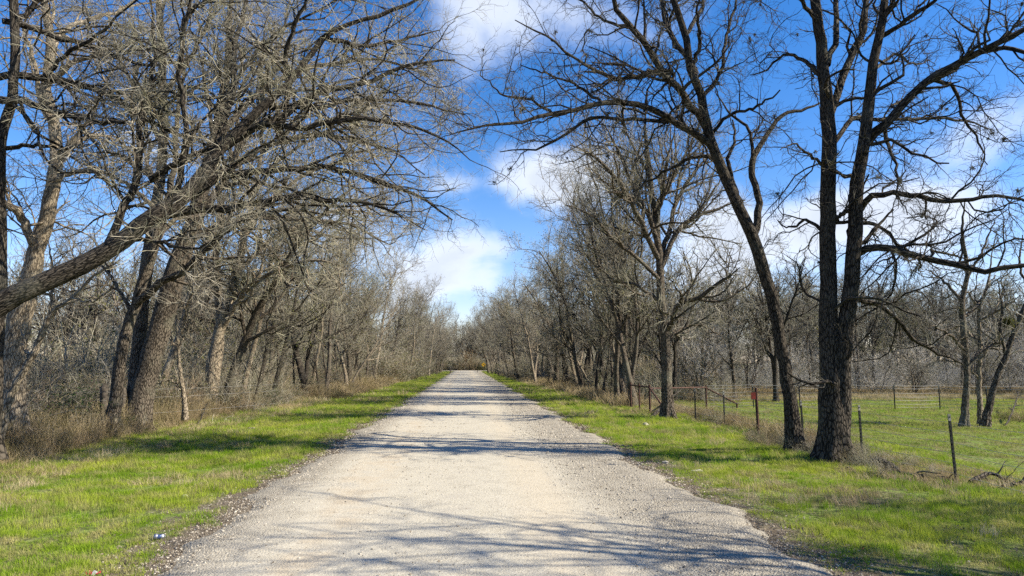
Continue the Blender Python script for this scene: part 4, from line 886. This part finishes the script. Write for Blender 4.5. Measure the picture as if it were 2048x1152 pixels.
def wires(parent, base, pts, hs, r=.0028):
    for h in hs:
        seq = []
        for k in range(len(pts)-1):
            a, b_ = np.array(pts[k]), np.array(pts[k+1])
            for t in np.linspace(0, 1, 4, endpoint=False): p = a+(b_-a)*t; seq.append([p[0], p[1], p[2]+h-.02*4*t*(1-t)])
        seq.append([*pts[-1][:2], pts[-1][2]+h]); P = np.array(seq)[None]-base
        link('wire', tube_mesh('wire', [(P, np.full((1, P.shape[1]), r), 4)], [WIRE]), parent)
fpx = [(2120, 1010), (1912, 951), (1725, 908), (1607, 884), (1517, 866), (1449, 848), (1391, 838), (1342, 829), (1300, 822)]
fp = [gr(*p) for p in fpx]
for p in fp: p[2] = gz(p[0], p[1])
fb = fp[0].copy(); fr = empty('wire_fence', fb, 'wire fence of dark steel posts running along the right verge past the big trunks', 'fence')
tilts = [0, -.045, -.02, -.02, 0, 0, 0, 0, 0]
for k, p in enumerate(fp[:-1]):
    if k == 4: continue
    o = link('steel_post', TPM, fr); o.location = p-fb; o.rotation_euler = (0, tilts[k], random.uniform(-.2, .2))
top = fp[4]+np.array([-.03, 0, 1.4]); o = capped('pipe_post', fp[4]-np.array([0, 0, .2]), top, .045, RUST, fr, fb); o['label'] = 'reddish rusted pipe post with a small red tag'
wires(fr, fb, fp, (.15, .33, .51, .69, .87, 1.05), .0036)
# corner brace of rusty pipe at the end of the fence
c0 = fp[-1]; c1 = gr(1279, 817); c1[2] = gz(*c1[:2]); c2 = gr(1262, 812); c2[2] = gz(*c2[:2])
pb = empty('pipe_brace', c0, 'rusty welded pipe corner brace at the far end of the right fence', 'fence brace')
up = np.array([0, 0, 1.0]); H = 1.12
capped('upright', c0-up*.2, c0+up*(H+.07), .045, RUST, pb, c0); capped('upright', c1-up*.2, c1+up*(H+.12), .04, RUST, pb, c0); capped('upright', c2-up*.2, c2+up*(H+.12), .045, RUST, pb, c0)
capped('rail', c0+up*(H-.04), c2+up*(H+.0), .036, RUST, pb, c0)
dv = (fp[-2]-c0); dv = dv/np.linalg.norm(dv); capped('diagonal', c0+up*(H-.06), c0+dv*1.9+up*.05, .036, RUST, pb, c0)
# second brace across the pasture fence start
e0 = gr(1413, 812); e0[2] = gz(*e0[:2]); e1 = gr(1474, 812); e1[2] = gz(*e1[:2])
rb = empty('pipe_brace', e0, 'rusty pipe post with a sloping brace where the pasture fence begins', 'fence brace')
He = 1.0
capped('upright', e0-up*.2, e0+up*(He+.1), .045, RUST, rb, e0); capped('diagonal', e0+up*(He-.02), e1+up*.2, .036, RUST, rb, e0); capped('stub', e1-up*.1, e1+up*.24, .045, RUST, rb, e0)
capped('rail', c0+up*(H-.1)+np.array([.02, .1, 0]), e0+up*(He), .034, RUST, rb, e0)
# pasture fence
q = [e0]+[gr(px, py) for px, py in ((1507, 812), (1600, 813), (1639, 813), (1697, 814), (1790, 815), (1880, 814), (1975, 815), (2075, 816), (2180, 817))]
for p in q: p[2] = gz(p[0], p[1])
pf = empty('wire_fence', q[0], 'low wire fence crossing the pasture in front of the far wood', 'fence')
for p in q[1:]:
    o = link('steel_post', TPM, pf); o.location = p-q[0]; o.rotation_euler = (0, 0, random.uniform(-.3, .3)); o.scale = (1, 1, .92)
wires(pf, q[0], q, (.12, .26, .42, .58, .75, .95, 1.08), .007)
# red tag on the pipe post
def box_mesh(name, sx, sy, sz, mats, bev=.004):
    bm = bmesh.new(); bmesh.ops.create_cube(bm, size=1); bmesh.ops.scale(bm, vec=(sx, sy, sz), verts=bm.verts)
    bmesh.ops.bevel(bm, geom=bm.edges, offset=bev, segments=2, affect='EDGES'); me = bpy.data.meshes.new(name); bm.to_mesh(me); bm.free()
    for m_ in mats: me.materials.append(m_)
    return me
tagp = fp[4]+np.array([-.13, -.05, 1.17]); tr_ = empty('post_tag', tagp, 'small faded red square tag fixed to the rusted pipe post', 'tag')
link('plate', box_mesh('plate', .14, .012, .2, [REDP]), tr_); o = link('clamp', box_mesh('clamp', .14, .02, .03, [RUST]), tr_); o.location = (.08, .016, .1)
# old wooden post on the left
def wpost(px, py, h, r, label):
    g = gr(px, py); g[2] = gz(*g[:2]); rr = np.random.default_rng(int(px)); pts = [[*(g+np.array([0, 0, -.2])), r], [*(g+np.array([.02, 0, h*.5])), r*.95], [*(g+np.array([.0, 0, h])), r*.98], [*(g+np.array([.0, 0, h+.03])), r*.5]]
    t_ = resample(pts, 12); root = empty('fence_post', g, label, 'post')
    V, Q, A = tubes((t_[None, :, :3]-g), t_[None, :, 3], 12, rough=.05, rng=rr); c = len(V); V = np.vstack([V, t_[-1, :3]-g]); A = np.vstack([A, A[-1]])
    link('timber', mesh_np('timber', V, Q, [WOODP], attr=A, tris=[[c-12+k, c-12+(k+1) % 12, c] for k in range(12)]), root)
    for z in (.5, 1.0, h-.2):
        P = np.stack([g+np.array([math.cos(a)*(r+.004), math.sin(a)*(r+.004), z])-g for a in np.linspace(0, 6.28, 13)])[None]
        link('wire_loop', tube_mesh('wire_loop', [(P, np.full((1, 13), .003), 4)], [WIRE]), root)
    return g
wa = wpost(203, 862, 1.45, .11, 'old dark timber fence post half hidden in brush left of the slim leaning trunk')
wb = wpost(243, 858, 1.3, .10, 'old dark timber post showing between the slim and the broad left trunks')
lw_ = empty('fence_wire', wa, 'loose old wire strung between the two dark timber posts on the left', 'wire')
wires(lw_, wa, [wa+np.array([-4, 1, 0]), wa, wb, wb+np.array([3, 6, 0])], (.5, 1.0, 1.25), .003)

# ------------------------------------------------------------------ road-end sign and posts
sg = at(967, 741, 178.0); sg[2] = gz(sg[0], sg[1])
S = empty('road_sign', sg, 'yellow diamond warning sign with a black turn arrow at the end of the road', 'sign')
capped('sign_post', sg-up*.2, sg+up*2.15, .04, WOODP, S, sg)
bm = bmesh.new()
def poly(bm, pts, y0, y1, mi):
    a = [bm.verts.new((x, y0, z)) for x, z in pts]; b2 = [bm.verts.new((x, y1, z)) for x, z in pts]
    bm.faces.new(a).material_index = mi; bm.faces.new(b2[::-1]).material_index = mi
    for k in range(len(pts)): bm.faces.new([a[k], a[(k+1) % len(pts)], b2[(k+1) % len(pts)], b2[k]]).material_index = mi
poly(bm, [(0, .62), (.62, 0), (0, -.62), (-.62, 0)], -.06, -.045, 0)
me = bpy.data.meshes.new('plate'); bmesh.ops.recalc_face_normals(bm, faces=bm.faces); bm.to_mesh(me); bm.free(); me.materials.append(YEL)
o = link('plate', me, S); o.location = (0, 0, 1.65)
bm = bmesh.new(); poly(bm, [(0, .57), (.57, 0), (.52, 0), (0, .52)], -.066, -.061, 0); poly(bm, [(0, .57), (0, .52), (-.52, 0), (-.57, 0)], -.066, -.061, 0)
poly(bm, [(0, -.57), (0, -.52), (.52, 0), (.57, 0)], -.066, -.061, 0); poly(bm, [(0, -.57), (-.57, 0), (-.52, 0), (0, -.52)], -.066, -.061, 0)
me = bpy.data.meshes.new('border'); bmesh.ops.recalc_face_normals(bm, faces=bm.faces); bm.to_mesh(me); bm.free(); me.materials.append(BLK); o = link('border', me, S); o.location = (0, 0, 1.65)
bm = bmesh.new(); poly(bm, [(.18, -.36), (.30, -.36), (.30, .06), (.10, .14), (.02, .14), (.02, .02), (.18, .0)], -.068, -.0615, 0); poly(bm, [(.02, .24), (.02, -.08), (-.28, .08)], -.068, -.0615, 0)
me = bpy.data.meshes.new('arrow'); bmesh.ops.recalc_face_normals(bm, faces=bm.faces); bm.to_mesh(me); bm.free(); me.materials.append(BLK); o = link('arrow', me, S); o.location = (0, 0, 1.65)
def mark(px, Y, h, r, mat, label, tip=None):
    g = at(px, 745, Y); g[2] = gz(g[0], g[1]); root = empty('marker_post', g, label, 'post')
    capped('shaft', g-up*.2, g+up*h, r, mat, root, g); capped('cap', g+up*(h+.002), g+up*(h+.1), r*1.15, tip or mat, root, g)
mark(901, 140, 1.15, .09, WOODP, 'stout short post at the left corner of the road end', POSTTOP)
mark(955, 150, 1.0, .04, POSTM, 'thin dark post at the right corner of the road end')
mark(879, 128, 1.1, .035, POSTM, 'thin dark post in the verge left of the stout short post')

# ------------------------------------------------------------------ fallen wood, rocks, litter
def fallen(name, pts, label, seed, bark=BARK_DARK, tw=.5, z=.0, mat=TWIG_DARK, cat='branch'):
    rng = np.random.default_rng(seed); g0 = gr(*pts[0][:2]); P = []
    for px, py, r, hz_ in pts: g = gr(px, py); P.append([g[0], g[1], float(gz(g[0], g[1]))+hz_+r*.7, r])
    t_ = resample(P, 16, rng, .012); base = np.array([P[0][0], P[0][1], float(gz(P[0][0], P[0][1]))]); root = empty(name, base, label, cat)
    link('bough', tube_mesh('bough', [(t_[None, :, :3]-base, t_[None, :, 3], 9, dict(rough=.08, rng=rng))], [bark]), root)
    if tw:
        a = spawn(t_[None, :, :3]-base, t_[None, :, 3], rng, .25, (.3*tw*2, .8*tw*2), (25, 70), 6, .25, .0, .6, .02, .006, t0=.3)
        b_ = spawn(a[0], a[1], rng, .15, (.12, .35), (25, 65), 3, .25, 0, .7, .006, .004)
        for q_ in (a, b_): q_[0][:, :, 2] = np.maximum(q_[0][:, :, 2], .01)
        o = link('twigs', tube_mesh('twigs', [(a[0], a[1], 4), (b_[0], b_[1], 3)], [mat]), root); o['kind'] = 'stuff'
fallen('fallen_log', [(1742, 921, .09, .0), (1760, 922, .10, .0), (1785, 930, .09, 0), (1796, 938, .05, 0)], 'short rotten log just right of the double trunk tree', 1, tw=0, cat='log')
fallen('fallen_branch', [(1790, 935, .05, 0), (1830, 946, .05, .02), (1880, 950, .035, .02), (1915, 956, .02, .02)], 'dark branch lying from the rotten log to the nearest steel post', 2)
fallen('fallen_branch', [(1940, 958, .045, .02), (1965, 952, .04, .1), (1985, 950, .03, .12), (2010, 957, .02, .05), (2035, 965, .01, .02)], 'forked dead branch in the grass right of the nearest steel post', 3)
fallen('fallen_branch', [(2005, 965, .03, 0), (2040, 960, .035, .02), (2080, 958, .035, .02), (2130, 962, .03, 0)], 'dark straight branch running off the right edge below the pasture', 4, tw=.3)
fallen('fallen_branch', [(1285, 828, .07, 0), (1302, 832, .08, .0), (1318, 827, .06, .22), (1330, 822, .04, .45), (1362, 806, .03, .7)], 'bent dark bough lying behind the foot of the straight grey tree', 5, tw=.2)
fallen('fallen_branch', [(392, 850, .02, .0), (402, 842, .022, .2), (412, 832, .015, .45), (418, 825, .008, .6)], 'bare stick poking up from the left verge edge', 6, tw=.2)
fallen('fallen_branch', [(400, 850, .02, .02), (425, 845, .018, .03), (450, 843, .012, .03), (470, 838, .008, .02)], 'grey branch lying at the dry grass edge on the left verge', 7, mat=TWIG_WHITE)
fallen('fallen_branch', [(2010, 845, .03, 0), (2025, 835, .03, .3), (2040, 815, .02, .8)], 'dead stick leaning in dry weeds at the right edge of the pasture', 8, tw=.3)
fallen('fallen_branch', [(1640, 905, .03, 0), (1655, 900, .03, .1), (1690, 925, .02, .05), (1715, 940, .01, .02)], 'pale stick lying against the foot of the double trunk', 9, bark=BARK_PALE, tw=.2)
def rock(px, py, r, label, mat=STONE, seed=0):
    g = gr(px, py); g[2] = gz(*g[:2]); bm = bmesh.new(); bmesh.ops.create_icosphere(bm, subdivisions=3, radius=r); rr = random.Random(seed); ph = [rr.uniform(0, 6) for _ in range(6)]
    for v in bm.verts:
        n_ = v.co/r; v.co *= 1+.16*math.sin(n_.x*4+ph[0])+.12*math.sin(n_.y*5+ph[1])+.1*math.sin(n_.z*6+ph[2])+rr.uniform(-.04, .04)
    bmesh.ops.scale(bm, vec=(1.3, .9, .55), verts=bm.verts); me = bpy.data.meshes.new('rock'); bm.to_mesh(me); bm.free(); me.materials.append(mat)
    tag(link('rock', me, loc=(g[0], g[1], g[2]+r*.25)), label, 'rock')
RK = plain('limestone', (0.36, 0.33, 0.27), .9, 0, .35, 25)
rock(1331, 921, .06, 'small cream rock in the shadow edge of the right verge', RK, 1)
rock(1395, 938, .075, 'larger pale rock half sunk in the right verge grass', RK, 2)
rock(1290, 845, .10, 'white stone in the verge left of the straight grey tree', RK, 3)
rock(370, 983, .05, 'flat pale stone in the left verge grass', RK, 4)
rock(680, 838, .10, 'pale stone at the left verge by the road, far along', RK, 5)
rock(503, 853, .09, 'dark lump lying in the shaded grass of the left verge', STONE_D, 6)
# crushed can
g = gr(318, 1070); g[2] = gz(*g[:2]); can = empty('crushed_can', (g[0], g[1], g[2]+.035), 'crushed silver and blue drink can at the left road edge', 'can'); can.rotation_euler = (.1, .2, .7)
K = 9; xs = np.linspace(-.06, .06, K); P = np.stack([xs, .006*np.sin(xs*60), 0*xs], -1)[None]; R = np.array([[.026, .031, .033, .027, .022, .028, .033, .031, .026]])
V, Q, A = tubes(P, R, 16, rough=.06, rng=rng); c = len(V); V = np.vstack([V, [-.056, 0, 0], [.056, 0, 0]])
T = [[(k+1) % 16, k, c] for k in range(16)]+[[c-16+k, c-16+(k+1) % 16, c+1] for k in range(16)]
mi = [1 if 2*16 <= k < 5*16 else 0 for k in range(len(Q))]+[0]*32
link('can_body', mesh_np('can_body', V, Q, [ALU, CANB], midx=mi, attr=np.zeros_like(V), tris=T), can)
P = np.stack([np.full(17, .061), .024*np.cos(np.linspace(0, 6.2832, 17)), .024*np.sin(np.linspace(0, 6.2832, 17))], -1)[None]
link('rim', tube_mesh('rim', [(P, np.full((1, 17), .002), 5)], [ALU]), can)
def wrapper(px, py, s, mats, label, seed, name='wrapper'):
    rr = np.random.default_rng(seed); g = gr(px, py); g[2] = gz(*g[:2]); n = 9; u, v = np.meshgrid(np.linspace(-1, 1, n), np.linspace(-1, 1, n))
    z = .5*np.sin(u*2.6+1)*np.cos(v*2.1)+rr.normal(0, .16, u.shape)+.8; V = np.stack([u*s, v*s*.7, z*s*.7], -1).reshape(-1, 3); i = np.arange(n-1)[:, None]*n+np.arange(n-1)[None]; Q = np.stack([i, i+1, i+n+1, i+n], -1).reshape(-1, 4)
    V2 = V+np.array([0, 0, -.002]); mi = [(1 if (k % 8) in (4, 5, 6) and len(mats) > 1 else 0) for k in range(len(Q))]
    tag(link(name, mesh_np(name, np.vstack([V, V2]), np.vstack([Q, Q[:, ::-1]+n*n]), mats, midx=mi*2, smooth=False), loc=g), label, 'litter')
wrapper(187, 1141, .055, [REDW, WHT], 'crumpled red and white wrapper in the grass at the lower left', 3)
wrapper(1766, 1017, .03, [TEAL], 'tiny teal scrap of litter on the right verge', 4)
wrapper(1725, 1087, .025, [REDW], 'tiny orange-red scrap of litter near the lower right corner', 5)
